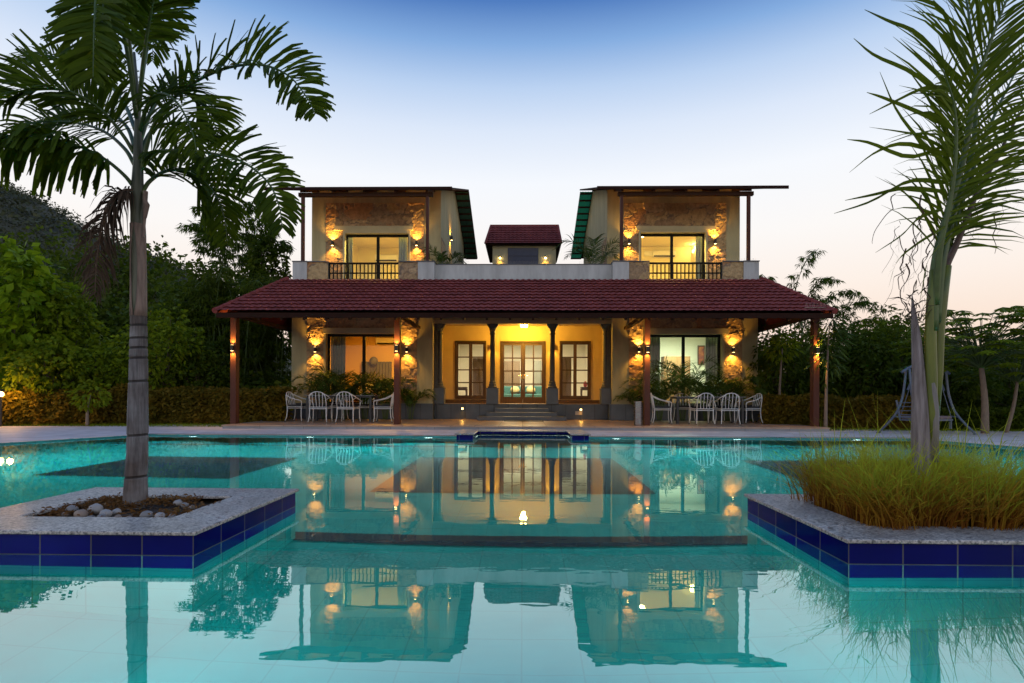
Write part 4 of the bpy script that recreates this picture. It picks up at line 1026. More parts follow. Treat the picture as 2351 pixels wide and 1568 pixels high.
k = MB(); k.box(-.45,.45,Y_BACK+1.6,Y_BACK+2.2,ZP+.36,ZP+.41); k.build("top", m_doorwood, q)
for sx in (-.4,.4):
    for sy in (1.65,2.15): k = MB(); k.box(sx-.03,sx+.03,Y_BACK+sy-.03,Y_BACK+sy+.03,ZP+.007,ZP+.3595); k.build("leg", m_doorwood, q)
m_panel = MAT("hall_cabinet", (.16,.115,.075), .5, .15, 4, stretch=(6,6,1)); m_panelg = MAT("hall_grey_cabinet", (.22,.24,.22), .5, .1, 4)
def tallbox(a, b_, pt, Y, mat, lab, name="tall_cabinet"):
    q = empty(name, (X((a+b_)/2,Y), Y, ZP), lab, "cabinet")
    x0, x1, z1 = X(a,Y), X(b_,Y), Z((a+b_)/2, pt, Y); k = MB(); k.box(x0,x1,Y,Y+.4,ZP+.007,z1); k.build("carcass", mat, q)
    k = MB(); n = 2
    for i in range(n): k.box(x0+(x1-x0)*i/n+.012, x0+(x1-x0)*(i+1)/n-.012, Y-.018, Y-.001, ZP+.06, z1-.03)
    k.build("door", mat, q)
tallbox(1158, 1194, 829, Y_BACK+3.8, m_panel, "brown cabinet seen in the left half of the entrance door")
tallbox(1224, 1243, 828, Y_BACK+3.8, m_panelg, "grey cabinet seen at the right of the entrance door")
tallbox(1085, 1112, 822, Y_BACK+1.6, m_panel, "brown cabinet behind the right panes of the left porch window")
tallbox(1290, 1312, 822, Y_BACK+1.6, m_panel, "brown cabinet behind the left panes of the right porch window")
def sidetable(px, Y, lab):
    p = A(px, 888.5, Y); q = empty("side_table", (p.x, Y, ZP), lab, "side table")
    k = MB(); k.box(p.x-.22,p.x+.22,Y-.18,Y+.18,p.z-.03,p.z); k.box(p.x-.19,p.x+.19,Y-.15,Y+.15,p.z-.12,p.z-.031); k.build("top", m_doorwood, q)
    for sx in (-.19,.19):
        for sy in (-.15,.15): k = MB(); k.tube([(p.x+sx,Y+sy,p.z-.05),(p.x+sx*1.05,Y+sy,p.z-.25),(p.x+sx*.8,Y+sy,ZP+.007)], [.03,.022,.016], 8); k.build("leg", m_doorwood, q)
    return p
sidetable(1059, Y_BACK+1.0, "carved dark side table behind the lowest left pane of the left porch window")
p = sidetable(1347, Y_BACK+1.0, "carved dark side table behind the lowest right pane of the right porch window")
k = MB(); k.lathe((p.x-.05,p.y,p.z+.001), [(.05,0),(.075,.08),(.06,.16),(.035,.19),(.04,.21)], 12); tag(k.build("red_vase", MAT("red_glaze",(.5,.02,.02),.3,.1,6), origin=(p.x,p.y,p.z)), "small red vase on the carved side table in the right porch window", "vase")

# ------------------------------------------------------------------ terrace furniture
def make_chair():
    r = empty("patio_chair", (0,0,0), "-", "chair", "white metal patio chairs")
    t = .0125
    arch = [(-.225,-.235,.42),(-.222,-.262,.62),(-.20,-.285,.74),(-.15,-.30,.805),(-.08,-.308,.838),(0,-.31,.848),(.08,-.308,.838),(.15,-.30,.805),(.20,-.285,.74),(.222,-.262,.62),(.225,-.235,.42)]
    k = MB(); k.tube(arch, t, 8); k.build("back_frame", m_whitemetal, r, smooth=True)
    k = MB()
    for s in (-.135,-.045,.045,.135):
        zt = .842 - .9*s*s*1.6; k.tube([(s*.85,-.225,.42),(s*.95,-.235,.52),(s*1.0,-.275,.66),(s*1.02,-.305,zt)], .009, 6)
    k.build("back_slats", m_whitemetal, r, smooth=True)
    for s in (-1,1):
        k = MB(); k.tube([(s*.17,-.298,.79),(s*.235,-.235,.745),(s*.285,-.10,.675),(s*.298,.06,.632),(s*.296,.17,.61),(s*.285,.215,.585),(s*.262,.215,.52),(s*.25,.205,.43)], t, 8); k.build("armrest", m_whitemetal, r, smooth=True)
        k = MB(); k.tube([(s*.25,.205,.43),(s*.245,.195,.30),(s*.25,.20,.15),(s*.268,.225,.012)], t, 8); k.build("leg", m_whitemetal, r, smooth=True)
        k = MB(); k.tube([(s*.225,-.235,.43),(s*.220,-.232,.30),(s*.228,-.245,.15),(s*.248,-.285,.012)], t, 8); k.build("leg", m_whitemetal, r, smooth=True)
    k = MB()
    for z in (.43,.385): k.tube([(-.232,-.235,z),(.232,-.235,z),(.25,.205,z),(-.25,.205,z),(-.232,-.235,z)], .0105, 6)
    k.build("seat_frame", m_whitemetal, r)
    k = MB(); k.box(-.215,.215,-.215,.195,.437,.485); k.build("cushion", m_cushion, r, bevel=.02)
    k = MB()
    for s in (-1,1):
        k.tube([(s*.268,.225,0),(s*.267,.223,.02)], .017, 8); k.tube([(s*.248,-.285,0),(s*.2475,-.283,.02)], .017, 8)
    k.build("foot_caps", m_black, r)
    return r
def make_table(w_, d_):
    r = empty("patio_table", (0,0,0), "-", "table", "patio dining tables")
    k = MB(); k.box(-w_/2,w_/2,-d_/2,d_/2,.735,.752); k.build("tabletop", m_tabletop, r, bevel=.004)
    k = MB(); k.box(-w_/2+.06,w_/2-.06,-d_/2+.06,d_/2-.06,.69,.7345); k.build("apron", m_tableleg, r)
    for sx in (-1,1):
        for sy in (-1,1):
            k = MB(); x, y = sx*(w_/2-.075), sy*(d_/2-.075); k.box(x-.03,x+.03,y-.03,y+.03,0,.689); k.build("leg", m_tableleg, r)
    return r
zs = ZS+.001
yt = 16.05
tb = make_table(X(865,yt)-X(711,yt), .85)
tcx = X(788,yt); trx = X(1621,yt)
tb.location = (tcx, yt, zs); tb['label'] = "dark legged patio table with grey top in front of the left ground floor window"
place(tb, (trx, yt, zs), 0, "dark legged patio table with grey top in front of the right ground floor window")
ch = make_chair()
cl = [  # (px, Y, rotation, label)  rotation 0 faces the house
 (736, 15.32, R(4), "white patio chair with back to the pool, near the left end of the left table"),
 (800, 15.32, R(-3), "white patio chair with its back to the pool, near the left table's right leg"),
 (687, 15.95, R(-96), "white patio chair at the left end of the left table, beside the plaster corner"),
 (880, 15.75, R(96), "white patio chair at the right end of the left table, beside the second post"),
 (775, 16.85, R(180), "white patio chair behind the middle of the left table, below the palms"),
 (836, 16.85, R(176), "white patio chair behind the right end of the left table"),
 (1612, 15.30, R(3), "white patio chair with its back to the pool, below the right window's middle"),
 (1671, 15.28, R(-3), "white patio chair with its back to the pool, near the right table's right end"),
 (1521, 15.6, R(-97), "white patio chair at the left end of the right table, next to the third post"),
 (1719, 15.95, R(97), "white patio chair at the right end of the right table, before the plaster corner"),
 (1571, 16.85, R(181), "white patio chair behind the left end of the right table"),
 (1652, 16.85, R(179), "white patio chair behind the middle of the right table")]
for i, (px, Y, rz, lab) in enumerate(cl): place(ch, (X(px,Y), Y, zs), rz, lab, first=(i == 0))
# steel bin
p = G(1466, 977, ZS); p = Vector((X(1465.5,14.55), 14.55, zs))
q = empty("steel_bin", p, "tall brushed steel cylinder bin beside the third brown post", "bin")
k = MB(); k.lathe(p, [(.105,0),(.108,.02),(.108,.60)], 40); k.build("body", m_steel, q, smooth=False)
k = MB(); k.lathe(p, [(.112,.601),(.112,.625),(.10,.632)], 24); k.build("rim", m_steel, q)
k = MB(); k.lathe(p, [(.085,.633),(.08,.636)], 20); k.build("opening", m_black, q)

# ------------------------------------------------------------------ garden swing
q = empty("garden_swing", (0,0,0), "blue grey garden swing with curved legs and a hanging bench, behind the grass", "swing")
HW, LT, ZTOP, ZEND = .90, .69, 1.64, 1.42
bz = lambda x: ZTOP-(ZTOP-ZEND)*(x/HW)**2
k = MB(); k.tube([(HW*t, 0, bz(HW*t)) for t in [i/8-1 for i in range(17)]], .030, 8); k.build("top_beam", m_swing, q, smooth=True)
for sd in (-1, 1):
    for dy in (-1, 1):
        pts = [(sd*LT,dy*.035,bz(LT)-.01),(sd*LT,dy*.07,1.15),(sd*(LT+.01),dy*.11,.85),(sd*(LT+.02),dy*.22,.52),(sd*(LT+.04),dy*.42,.24),(sd*(LT+.07),dy*.62,.012)]
        k = MB(); k.tube(spline(pts, 20), .027, 8); k.tube([(pts[-1][0]-.05,pts[-1][1],.010),(pts[-1][0]+.05,pts[-1][1],.010)], .022, 6); k.build("leg", m_swing, q, smooth=True)
    k = MB(); k.tube([(sd*LT,0,1.02),(sd*.32,0,bz(.32)-.02)], .022, 6); k.build("brace", m_swing, q)
    k = MB(); k.tube([(sd*(LT+.03),-.30,.40),(sd*(LT+.03),.30,.40)], .016, 6); k.build("crossbar", m_swing, q)
zb = .36
k = MB(); k.box(-.56,.56,-.26,.24,zb-.05,zb-.015)
for xx in (-.52,.52): k.box(xx-.02,xx+.02,-.25,-.21,zb-.24,zb-.0501)
k.build("seat", m_swing, q)
k = MB(); k.box(-.54,.54,-.245,.22,zb-.0145,zb+.06); k.build("cushion", m_swingcush, q, bevel=.02)
k = MB()
for i in range(4): k.tube([(-.56,.26+.02*i,zb+.08+.095*i),(.56,.26+.02*i,zb+.08+.095*i)], .012, 6)
for xx in (-.56,.56): k.tube([(xx,.24,zb-.05),(xx,.33,zb+.42)], .022, 6)
k.build("backrest", m_swing, q)
for sd in (-1,1):
    k = MB(); top = (sd*.36, 0, bz(.36)-.03); k.tube([top,(sd*.56,-.24,zb-.03)], .008, 5); k.tube([top,(sd*.56,.25,zb+.02)], .008, 5); k.build("chain", m_swing, q)
ysw = 13.3
q.location = (X(2127,ysw), ysw, .032); q.rotation_euler = (0,0,R(25))
# ------------------------------------------------------------------ palms
KP = 1.12
def frond(root, pts, nl, Ll, Wl, start=.2, r0=.014, grav=.5, fwd=.55, mat=None, rmat=None, ragged=True, tip=.45, up=Vector((0,0,1)), vee=.35, name="frond", jit=.24, curl=0.12, sideup=None):
    """pinnate leaf: rachis along pts with leaflets either side; child of root"""
    Ll *= KP; Wl *= KP; r0 *= KP; mat = mat or m_leaf_palm; rmat = rmat or m_rachis
    C = spline(pts, 40); k = MB()
    k.tube(C, [max(.002, r0*(1-.85*i/40)) for i in range(41)], 6)
    st = k.build(name, rmat, root, smooth=True)
    lf = MB()
    for i in range(nl):
        u = start+(1-start)*(i+.5)/nl; f = u*40; a = int(min(f, 39)); p = C[a].lerp(C[a+1], f-a)
        t = (C[min(a+2,40)]-C[max(a-1,0)]).normalized()
        sd = t.cross(up)
        if sd.length < .05: sd = t.cross(Vector((0,1,.2)))
        sd.normalize(); nn = sd.cross(t).normalized()
        v = (u-start)/(1-start); ln = Ll*(math.sin(math.pi*(.16+.74*v))**.7)*(1-(1-tip)*v**3)
        for s_ in (-1, 1):
            l = ln*uni(.82, 1.1)
            d = (t*(fwd+uni(-jit,jit)+.5*v) + sd*s_*(1.0) + nn*(vee+uni(-jit,jit)*1.6)).normalized()
            q = p + t*uni(-.012,.012); pp = [q]; cur = d.copy(); segs = 4
            for g in range(segs):
                cur = (cur + Vector((0,0,-1))*(grav*uni(.5,1.4)/segs*(.6+g*.5)) + (Vector((noise.noise(q*5+Vector((g,0,0))), noise.noise(q*5+Vector((0,g,9))), noise.noise(q*5+Vector((g,5,0)))))*curl if curl else Vector((0,0,0)))).normalized()
                pp.append(pp[-1]+cur*(l/segs))
            w_ = Wl*uni(.75,1.15)*(.55+.45*min(1, ln/Ll))
            side = (t - d*t.dot(d)); 
            if side.length < .05: side = nn
            side = (side.normalized()*.8+nn*uni(-.5,.5)).normalized()
            if ragged:
                lf.strip(pp, [w_*.35, w_*.9, w_, w_*.95, w_*uni(.25,.7)], side)
                if rnd() < .6: lf.strip([pp[-2], pp[-2]+(pp[-1]-pp[-2])*1.0+side*w_*uni(.3,.6)], [w_*.5, w_*.12], side)
            else: lf.strip(pp, [w_*.45, w_, w_*.85, w_*.5, w_*.06], side)
    lf.build("leaflets", mat, st)
    return st

# ringed palm in the left planter
yp_ = 3.93
def P3(px, py, Y=yp_): return A(px, py, Y)
base = P3(311, 1160); base.z = .09
palm = empty("palm_tree", base, "tall ringed grey trunk palm with drooping ragged fronds growing from the pebbled planter", "palm tree")
m_trunk, nt, N, L, b = _new("ringed_palm_trunk")
tcn = N.new('ShaderNodeTexCoord'); mp = N.new('ShaderNodeMapping'); mp.inputs['Scale'].default_value = (26,26,2.2); L.new(tcn.outputs['Object'], mp.inputs[0])
nz = N.new('ShaderNodeTexNoise'); nz.inputs['Scale'].default_value = 1.6; nz.inputs['Detail'].default_value = 7; nz.inputs['Roughness'].default_value = .7; L.new(mp.outputs[0], nz.inputs['Vector'])
n2 = N.new('ShaderNodeTexNoise'); n2.inputs['Scale'].default_value = 5; n2.inputs['Detail'].default_value = 4; L.new(tcn.outputs['Object'], n2.inputs['Vector'])
cr = N.new('ShaderNodeValToRGB'); e = cr.color_ramp.elements; e[0].position=.32; e[0].color=(.075,.068,.066,1); e[1].position=.66; e[1].color=(.25,.24,.235,1); L.new(nz.outputs['Fac'], cr.inputs[0])
c2 = N.new('ShaderNodeValToRGB'); e = c2.color_ramp.elements; e[0].position=.36; e[0].color=(.52,.42,.36,1); e[1].position=.62; e[1].color=(1,1,1,1); L.new(n2.outputs['Fac'], c2.inputs[0])
mm = N.new('ShaderNodeMix'); mm.data_type='RGBA'; mm.blend_type='MULTIPLY'; mm.inputs[0].default_value=1; L.new(cr.outputs[0], mm.inputs[6]); L.new(c2.outputs[0], mm.inputs[7])
at = N.new('ShaderNodeAttribute'); at.attribute_name = "tint"
m3_ = N.new('ShaderNodeMix'); m3_.data_type='RGBA'; m3_.blend_type='MULTIPLY'; m3_.inputs[0].default_value=1; L.new(mm.outputs[2], m3_.inputs[6]); L.new(at.outputs['Color'], m3_.inputs[7])
L.new(m3_.outputs[2], b.inputs['Base Color']); b.inputs['Roughness'].default_value=.8
bp = N.new('ShaderNodeBump'); bp.inputs['Strength'].default_value=.5; bp.inputs['Distance'].default_value=.01; L.new(nz.outputs['Fac'], bp.inputs['Height']); L.new(bp.outputs[0], b.inputs['Normal'])
axis = [(311,1165,.0880),(312,1110,.080),(315,1045,.0745),(316,990,.0735),(317,915,.0690),(318,850,.0655),(318,790,.0615),(318.5,750,.0590),(318,725,.0575)]
rings = [1093, 998, 875, 822, 798.5, 776, 747]
samples = []
for i in range(len(axis)-1):
    (x0,y0,r0),(x1,y1,r1) = axis[i], axis[i+1]
    for j in range(12):
        t = j/12; samples.append((x0+(x1-x0)*t, y0+(y1-y0)*t, r0+(r1-r0)*t))
samples.append(axis[-1])
for ry in rings:
    for d in (-3.2,-2.2,0,2.2,3.2):
        yy = ry+d; i = next(i for i in range(len(axis)-1) if axis[i][1] >= yy >= axis[i+1][1]); t = (axis[i][1]-yy)/(axis[i][1]-axis[i+1][1])
        samples.append((axis[i][0]+(axis[i+1][0]-axis[i][0])*t, yy, (axis[i][2]+(axis[i+1][2]-axis[i][2])*t)))
samples.sort(key=lambda s: -s[1])
k = MB(); NS = 28; tint = []
for px, py, r_ in samples:
    c = P3(px, py); dist = min(abs(py-ry) for ry in rings); dark = dist < 2.4
    top = py < 775
    for j in range(NS):
        q = 2*math.pi*j/NS; rr_ = r_*.90*(1+.02*noise.noise(Vector((math.cos(q),math.sin(q),c.z*3)))) - (.004 if dark else 0)
        k.v.append((c.x+rr_*math.cos(q), c.y+rr_*math.sin(q), c.z + .004*math.sin(q+1)))
        tint.append((.22,.19,.17) if dark else ((1.25,1.3,1.3) if top and py > 749 else (1,1,1)))
for i in range(len(samples)-1):
    for j in range(NS): k.f.append((i*NS+j, i*NS+(j+1)%NS, (i+1)*NS+(j+1)%NS, (i+1)*NS+j))
k.build("trunk", m_trunk, palm, smooth=True, tint=tint)
# crownshaft with its split dry sheath
k = MB(); cs = [(318,724,.0535),(317.5,690,.050),(317,640,.048),(316,560,.047),(315,500,.046),(315,445,.045),(317,380,.036),(317,330,.030),(316,260,.020),(313,190,.014),(308,120,.009)]
k.tube([P3(a, b_) for a, b_, r_ in cs], [r_*.90 for _,_,r_ in cs], 20)
k.build("crownshaft", MAT("green_crownshaft", (.06,.085,.055), .45, .3, 8, .1, 60, stretch=(3,3,.4), hue=(.10,.10,.06)), palm, smooth=True)
m_sheath = MAT("dry_leaf_sheath", (.20,.135,.10), .8, .3, 10, .4, 50, stretch=(5,5,.6), hue=(.26,.19,.15))
k = MB(); NS = 22
rows = [(318,726,.0600,0.05),(318,700,.0590,.30),(318,660,.0580,.42),(317.5,610,.0570,.50),(317,570,.0560,.42),(317,540,.0550,.25),(316,515,.0535,.0)]
sv = []
for px, py, r_, gap in rows:
    c = P3(px, py); r_ *= .90
    for j in range(NS+1):
        q = -math.pi/2 + gap + (2*math.pi-2*gap)*j/NS
        sv.append((c.x+r_*math.cos(q), c.y+r_*math.sin(q), c.z))
k.add(sv, [(i*(NS+1)+j, i*(NS+1)+j+1, (i+1)*(NS+1)+j+1, (i+1)*(NS+1)+j) for i in range(len(rows)-1) for j in range(NS)])
o = k.build("dry_sheath", m_sheath, palm, smooth=True); sm = o.modifiers.new("t",'SOLIDIFY'); sm.thickness=.005
k = MB(); k.tube([P3(330,545,yp_-.05),P3(333,480,yp_-.02),P3(334,440,yp_)], [.006,.014,.018], 6); k.tube([P3(333,500,yp_-.04),P3(338,470,yp_-.05),P3(331,455,yp_-.05)], [.012,.018,.01], 6)
k.build("leaf_scar", m_sheath, palm)
def pf(pts, nl, Ll, Wl, **kw):
    return frond(palm, [A(x, y, yp_+d) for x, y, d in pts], nl, Ll, Wl, **kw)
# right, high arch
pf([(322,400,0),(352,290,-.02),(410,215,-.06),(500,163,-.12),(590,148,-.2),(660,172,-.25),(705,225,-.3),(724,262,-.32)], 81, .30, 0.024, up=Vector((0,-1,.7)), start=.2, grav=.40, vee=.55, fwd=.45, tip=.6)
# right, low arches
pf([(324,372,0),(345,352,-.03),(385,346,-.08),(457,348,-.16),(549,368,-.26),(612,415,-.34),(640,470,-.38),(648,525,-.40)], 81, .28, 0.024, up=Vector((0,-1,.7)), start=.14, grav=.38, vee=.4, fwd=.45, tip=.65)
pf([(325,445,0),(345,415,.05),(385,392,.15),(440,398,.25),(490,440,.33),(515,500,.36),(522,560,.37)], 70, .32, 0.022, up=Vector((0,-1,.7)), start=.18, grav=.45, vee=.3, fwd=.45)
pf([(320,330,0),(345,260,.1),(380,215,.25),(430,215,.4),(480,260,.5),(505,320,.55)], 60, .32, 0.023, up=Vector((0,-1,.7)), start=.25, grav=.45, vee=.35, fwd=.4)
pf([(322,350,0),(350,300,.15),(395,285,.3),(455,320,.45),(500,400,.52),(512,470,.55)], 60, .31, .017, up=Vector((0,-1,.7)), start=.22, grav=.5, vee=.3, fwd=.4)
pf([(321,300,0),(340,240,-.1),(372,215,-.2),(410,240,-.3),(440,300,-.36),(452,350,-.38)], 52, .27, .017, up=Vector((0,-1,.7)), start=.22, grav=.5, vee=.3, fwd=.4)
# left arches
pf([(310,380,0),(285,340,.05),(235,300,.1),(160,280,.1),(80,290,.05),(0,340,0)], 62, .31, .017, up=Vector((0,-1,.7)), start=.3, grav=.6, vee=.3, fwd=.4)
pf([(308,352,0),(282,310,-.03),(235,255,-.1),(165,212,-.2),(85,205,-.3),(10,235,-.4),(-60,300,-.45)], 78, .36, 0.023, up=Vector((0,-1,.7)), start=.24, grav=.35, vee=.5, fwd=.5)
pf([(309,432,0),(285,402,-.05),(240,365,-.12),(180,335,-.2),(110,315,-.3),(40,312,-.38),(-50,330,-.45),(-110,370,-.5)], 70, .40, 0.030, start=.24, grav=1.5, vee=.05, fwd=.3, tip=.6)
pf([(310,340,0),(290,290,.2),(245,255,.4),(180,262,.6),(110,300,.7),(40,360,.75)], 68, .36, 0.022, up=Vector((0,-1,.7)), start=.22, grav=.5, vee=.35)
pf([(312,300,0),(280,230,.3),(215,160,.55),(130,130,.75),(40,150,.9)], 65, .38, 0.022, up=Vector((0,-1,.7)), start=.3, grav=.4, vee=.5, fwd=.5)
# top: one bending toward the viewer, one away, the spear
pf([(313,270,-.02),(292,120,-.2),(262,-10,-.42),(236,-60,-.56),(222,-20,-.66),(217,60,-.72),(215,130,-.74),(214,180,-.75)], 86, .25, 0.023, start=.42, grav=.22, vee=.25, fwd=.35, tip=.95, up=Vector((0,-1,.15)), jit=.3)
pf([(314,270,.0),(300,120,-.1),(280,-20,-.2),(255,-80,-.3),(242,-40,-.4),(236,40,-.45),(232,120,-.47)], 68, .25, 0.023, start=.40, grav=.25, vee=.1, fwd=.35, tip=.9, up=Vector((0,-1,.15)), jit=.3)
pf([(316,290,.02),(328,170,.2),(345,70,.45),(352,10,.7),(352,60,1.0),(350,140,1.15)], 68, .32, 0.025, start=.3, grav=.35, vee=.35)
pf([(314,270,0),(298,150,.1),(285,40,.2),(262,-60,.35),(225,-110,.5)], 60, .34, 0.025, start=.35, grav=.4, vee=.35)
pf([(318,250,0),(330,130,-.1),(345,40,-.2),(360,-40,-.3),(380,-110,-.35)], 52, .28, 0.024, start=.35, grav=.45, vee=.3)
# the dead frond
pf([(308,438,-.02),(285,438,-.07),(262,452,-.1),(242,490,-.12),(228,545,-.13),(221,610,-.13),(218,680,-.12)], 95, .36, .015, start=.08, grav=1.5, vee=0, fwd=.3, mat=m_leaf_dead, rmat=m_rachis_brown, ragged=False, name="dead_frond", jit=.35, curl=.3)

# young coconut-like palm in the right planter
yq = 3.70
rb = A(2116, 1100, yq); rb.z = .09
coco = empty("palm_tree", rb, "young palm with a broken grey stub and tall green stems in the grass planter", "palm tree")
k = MB(); tr = [(2115,1185,.072),(2115,1100,.070),(2114,1000,.066),(2112,930,.058),(2109,860,.046),(2104,780,.034),(2100,740,.025),(2097,710,.016),(2095,690,.008),(2094,678,.003)]
k.tube([A(a, b_, yq) for a, b_, r_ in tr], [r_*.80 for _,_,r_ in tr], 18)
m_stub = MAT("weathered_palm_stub", (.17,.13,.115), .85, .35, 7, .5, 40, stretch=(6,6,.5), hue=(.27,.235,.225)); k.build("trunk", m_stub, coco, smooth=True)
k = MB()
k.tube([A(2140,1060,yq-.02),A(2141,950,yq-.02),A(2138,880,yq-.03),A(2130,830,yq-.02)], [.036,.036,.028,.010], 12)
k.build("trunk_sheath", MAT("pale_sheath", (.22,.20,.18), .8, .3, 8, .4, 40, stretch=(6,6,.5)), coco, smooth=True)
def cf(pts, nl, Ll, Wl, **kw):
    kw.setdefault('mat', m_leaf_coco); kw.setdefault('r0', .026)
    return frond(coco, [A(x, y, yq+d) for x, y, d in pts], nl, Ll, Wl, ragged=False, **kw)
def stem(pts, mat, nm="leaf_stem"):
    k = MB(); k.tube([A(x, y, yq+d) for x, y, d, r_ in pts], [r_*.84 for *_, r_ in pts], 12, flat=.8); k.build(nm, mat, coco, smooth=True)
m_stemg = MAT("green_leaf_stem", (.085,.12,.012), .42, .3, 6, .1, 60, stretch=(4,4,.5), hue=(.13,.145,.014))
stem([(2141,1060,-.03,.030),(2141,950,-.03,.036),(2138,860,-.03,.042),(2136,780,-.03,.042),(2138,700,-.03,.036),(2144,620,-.03,.030)], m_stemg)
stem([(2150,960,.02,.02),(2154,860,.02,.034),(2157,760,.02,.036),(2166,680,.02,.034),(2176,610,.03,.028)], m_stemg)
cf([(2143,760,-.03),(2146,615,-.03),(2172,500,-.04),(2210,373,-.06),(2237,220,-.09),(2262,130,-.12),(2295,40,-.16),(2340,-70,-.2)], 52, .64, .020, start=.18, grav=.34, vee=.05, fwd=1.15, r0=.028, tip=.8, up=Vector((0,-1,.1)), curl=.16)
cf([(2150,740,.0),(2164,600,.0),(2195,470,.02),(2228,370,.05),(2240,260,.08),(2236,140,.12),(2222,20,.16),(2205,-60,.2)], 36, .60, .019, start=.30, grav=.36, vee=.1, fwd=1.1, r0=.024, tip=.8, up=Vector((0,-1,.3)), curl=.2)
cf([(2155,760,.03),(2165,637,.04),(2201,549,.08),(2245,439,.15),(2289,364,.25),(2330,280,.35),(2390,190,.45)], 36, .50, .020, start=.28, grav=.5, vee=.1, fwd=.8, rmat=m_rachis_brown, r0=.026, up=Vector((0,-1,.4)), curl=.3)
cf([(2150,720,.05),(2180,560,.1),(2230,400,.2),(2290,250,.3),(2350,130,.4)], 38, .58, .020, start=.25, grav=.4, vee=.15, fwd=1.0, r0=.024, up=Vector((0,-1,.4)), curl=.2)
cf([(2148,700,-.04),(2160,560,-.08),(2185,440,-.12),(2195,330,-.16),(2190,240,-.2),(2165,160,-.25)], 30, .48, .018, start=.25, grav=.7, vee=.1, fwd=.9, r0=.02, up=Vector((0,-1,.3)), curl=.3)
KP = 1.0
k = MB()
for pts in (((2200,300),(2110,258),(2030,225),(1990,212)),((2195,250),(2100,170),(2010,128),(1960,88)),((2190,170),(2110,80),(2040,48),(1985,22)),((2190,360),(2080,330),(2010,350),(1950,396)),((2180,330),(2090,360),(1998,328),(1945,320)),
            ((2175,420),(2090,415),(2000,462),(1915,490)),((2170,440),(2080,432),(2000,448),(1940,460)),((2165,480),(2110,500),(2070,540),(2010,580)),((2195,210),(2130,200),(2050,235),(1996,262)),((2200,120),(2160,20),(2080,-10),(2040,-30)),
            ((2170,520),(2105,560),(2060,600),(2040,660)),((2180,380),(2120,330),(2060,255),(2020,165)),((2160,560),(2130,600),(2118,660),(2110,700))):
    c = spline([A(x, y, yq-.12-.08*i) for i, (x, y) in enumerate(pts)], 10); k.strip(c, [.028*(1-.9*(i/10)**2)*(.6 if i == 0 else 1) for i in range(11)], Vector((.25,-.3,.9)).normalized())
k.build("long_leaflets", m_leaf_coco, coco)
k = MB()
for q_ in range(26):
    x, y = uni(2045,2150), uni(440,640); pts = []; a = uni(0,6); dd = uni(-.25,.25)
    for i in range(9): pts.append(A(x, y, yq+dd)); x += uni(-14,12); y += uni(4,26)
    c = spline(pts, 20); sd = Vector((uni(-1,1),uni(-1,1),uni(-.3,.3))).normalized(); k.strip(c, [.010*(1-.7*i/20) for i in range(21)], sd)
k.build("dry_leaflets", m_leaf_dead, coco); k = MB()
for q_ in range(10):
    x, y = uni(2230,2340), uni(380,520); pts = []; dd = uni(.1,.4)
    for i in range(7): pts.append(A(x, y, yq+dd)); x += uni(-10,8); y += uni(6,20)
    c = spline(pts, 16); k.strip(c, [.009*(1-.7*i/16) for i in range(17)], Vector((uni(-1,1),uni(-1,1),0)).normalized())
k.build("dry_leaflets", m_leaf_dead, coco)
k = MB()      # frayed fibres on the stub
for q_ in range(40):
    p = A(2098, 700, yq)+Vector((uni(-.05,.06),uni(-.05,.05),uni(-.12,.1))); k.leaf(p, Vector((uni(-1,1),uni(-1,1),uni(.2,1.2))), uni(.06,.16), .01, .3)
k.build("frayed_fibres", m_leaf_dead, coco)

# ------------------------------------------------------------------ planter cover
# pebbles
m_peb = [MAT("grey_pebble", (.22,.21,.20), .6, .15, 9, .1, 60), MAT("pale_pebble", (.33,.31,.29), .6, .12, 9, .1, 60), MAT("brown_pebble", (.27,.20,.15), .6, .15, 9, .1, 60)]
pb = [(165,1168,24,0,"grey pebble half hidden at the left end of the pebble row"),(186,1179,27,2,"brown pebble in front of the largest pale pebble"),(220,1168,30,1,"largest pale pebble of the planter, left of the trunk"),(243,1177,24,1,"pale pebble right below the largest one"),
      (268,1171,18,1,"small pale pebble close to the left of the trunk"),(271,1183,15,2,"small brown pebble at the rim left of the trunk"),(235,1184,20,0,"flat grey pebble at the front rim"),(337,1180,24,0,"dark grey pebble right of the trunk"),
      (367,1183,22,1,"pale pebble at the front rim right of the trunk"),(409,1151,18,1,"pale pebble among the dry plants far right"),(424,1155,14,0,"small grey pebble beside the pale one among the dry plants"),(395,1182,16,0,"small grey pebble at the right front corner of the soil"),
      (296,1184,13,2,"tiny brown pebble under the trunk at the rim"),(205,1186,16,0,"small flat grey pebble in front of the brown one"),(440,1160,13,1,"tiny pale pebble farthest right in the soil"),(150,1176,15,2,"small brown pebble at the far left of the row")]
for px, py, rr_, mi, lab in pb:
    p = G(px, py, .13); p.y = max(p.y, LP[2]+.38); d = rr_/FOC*p.y*.60
    k = MB(); k.ball((p.x,p.y,.105+d*.45), d, d*.85, d*.72, 16, 10, wob=.16, rot=uni(0,3))
    tag(k.build("pebble", m_peb[mi], origin=(p.x,p.y,.105), smooth=True), lab, "pebble", "pebbles around the ringed palm")
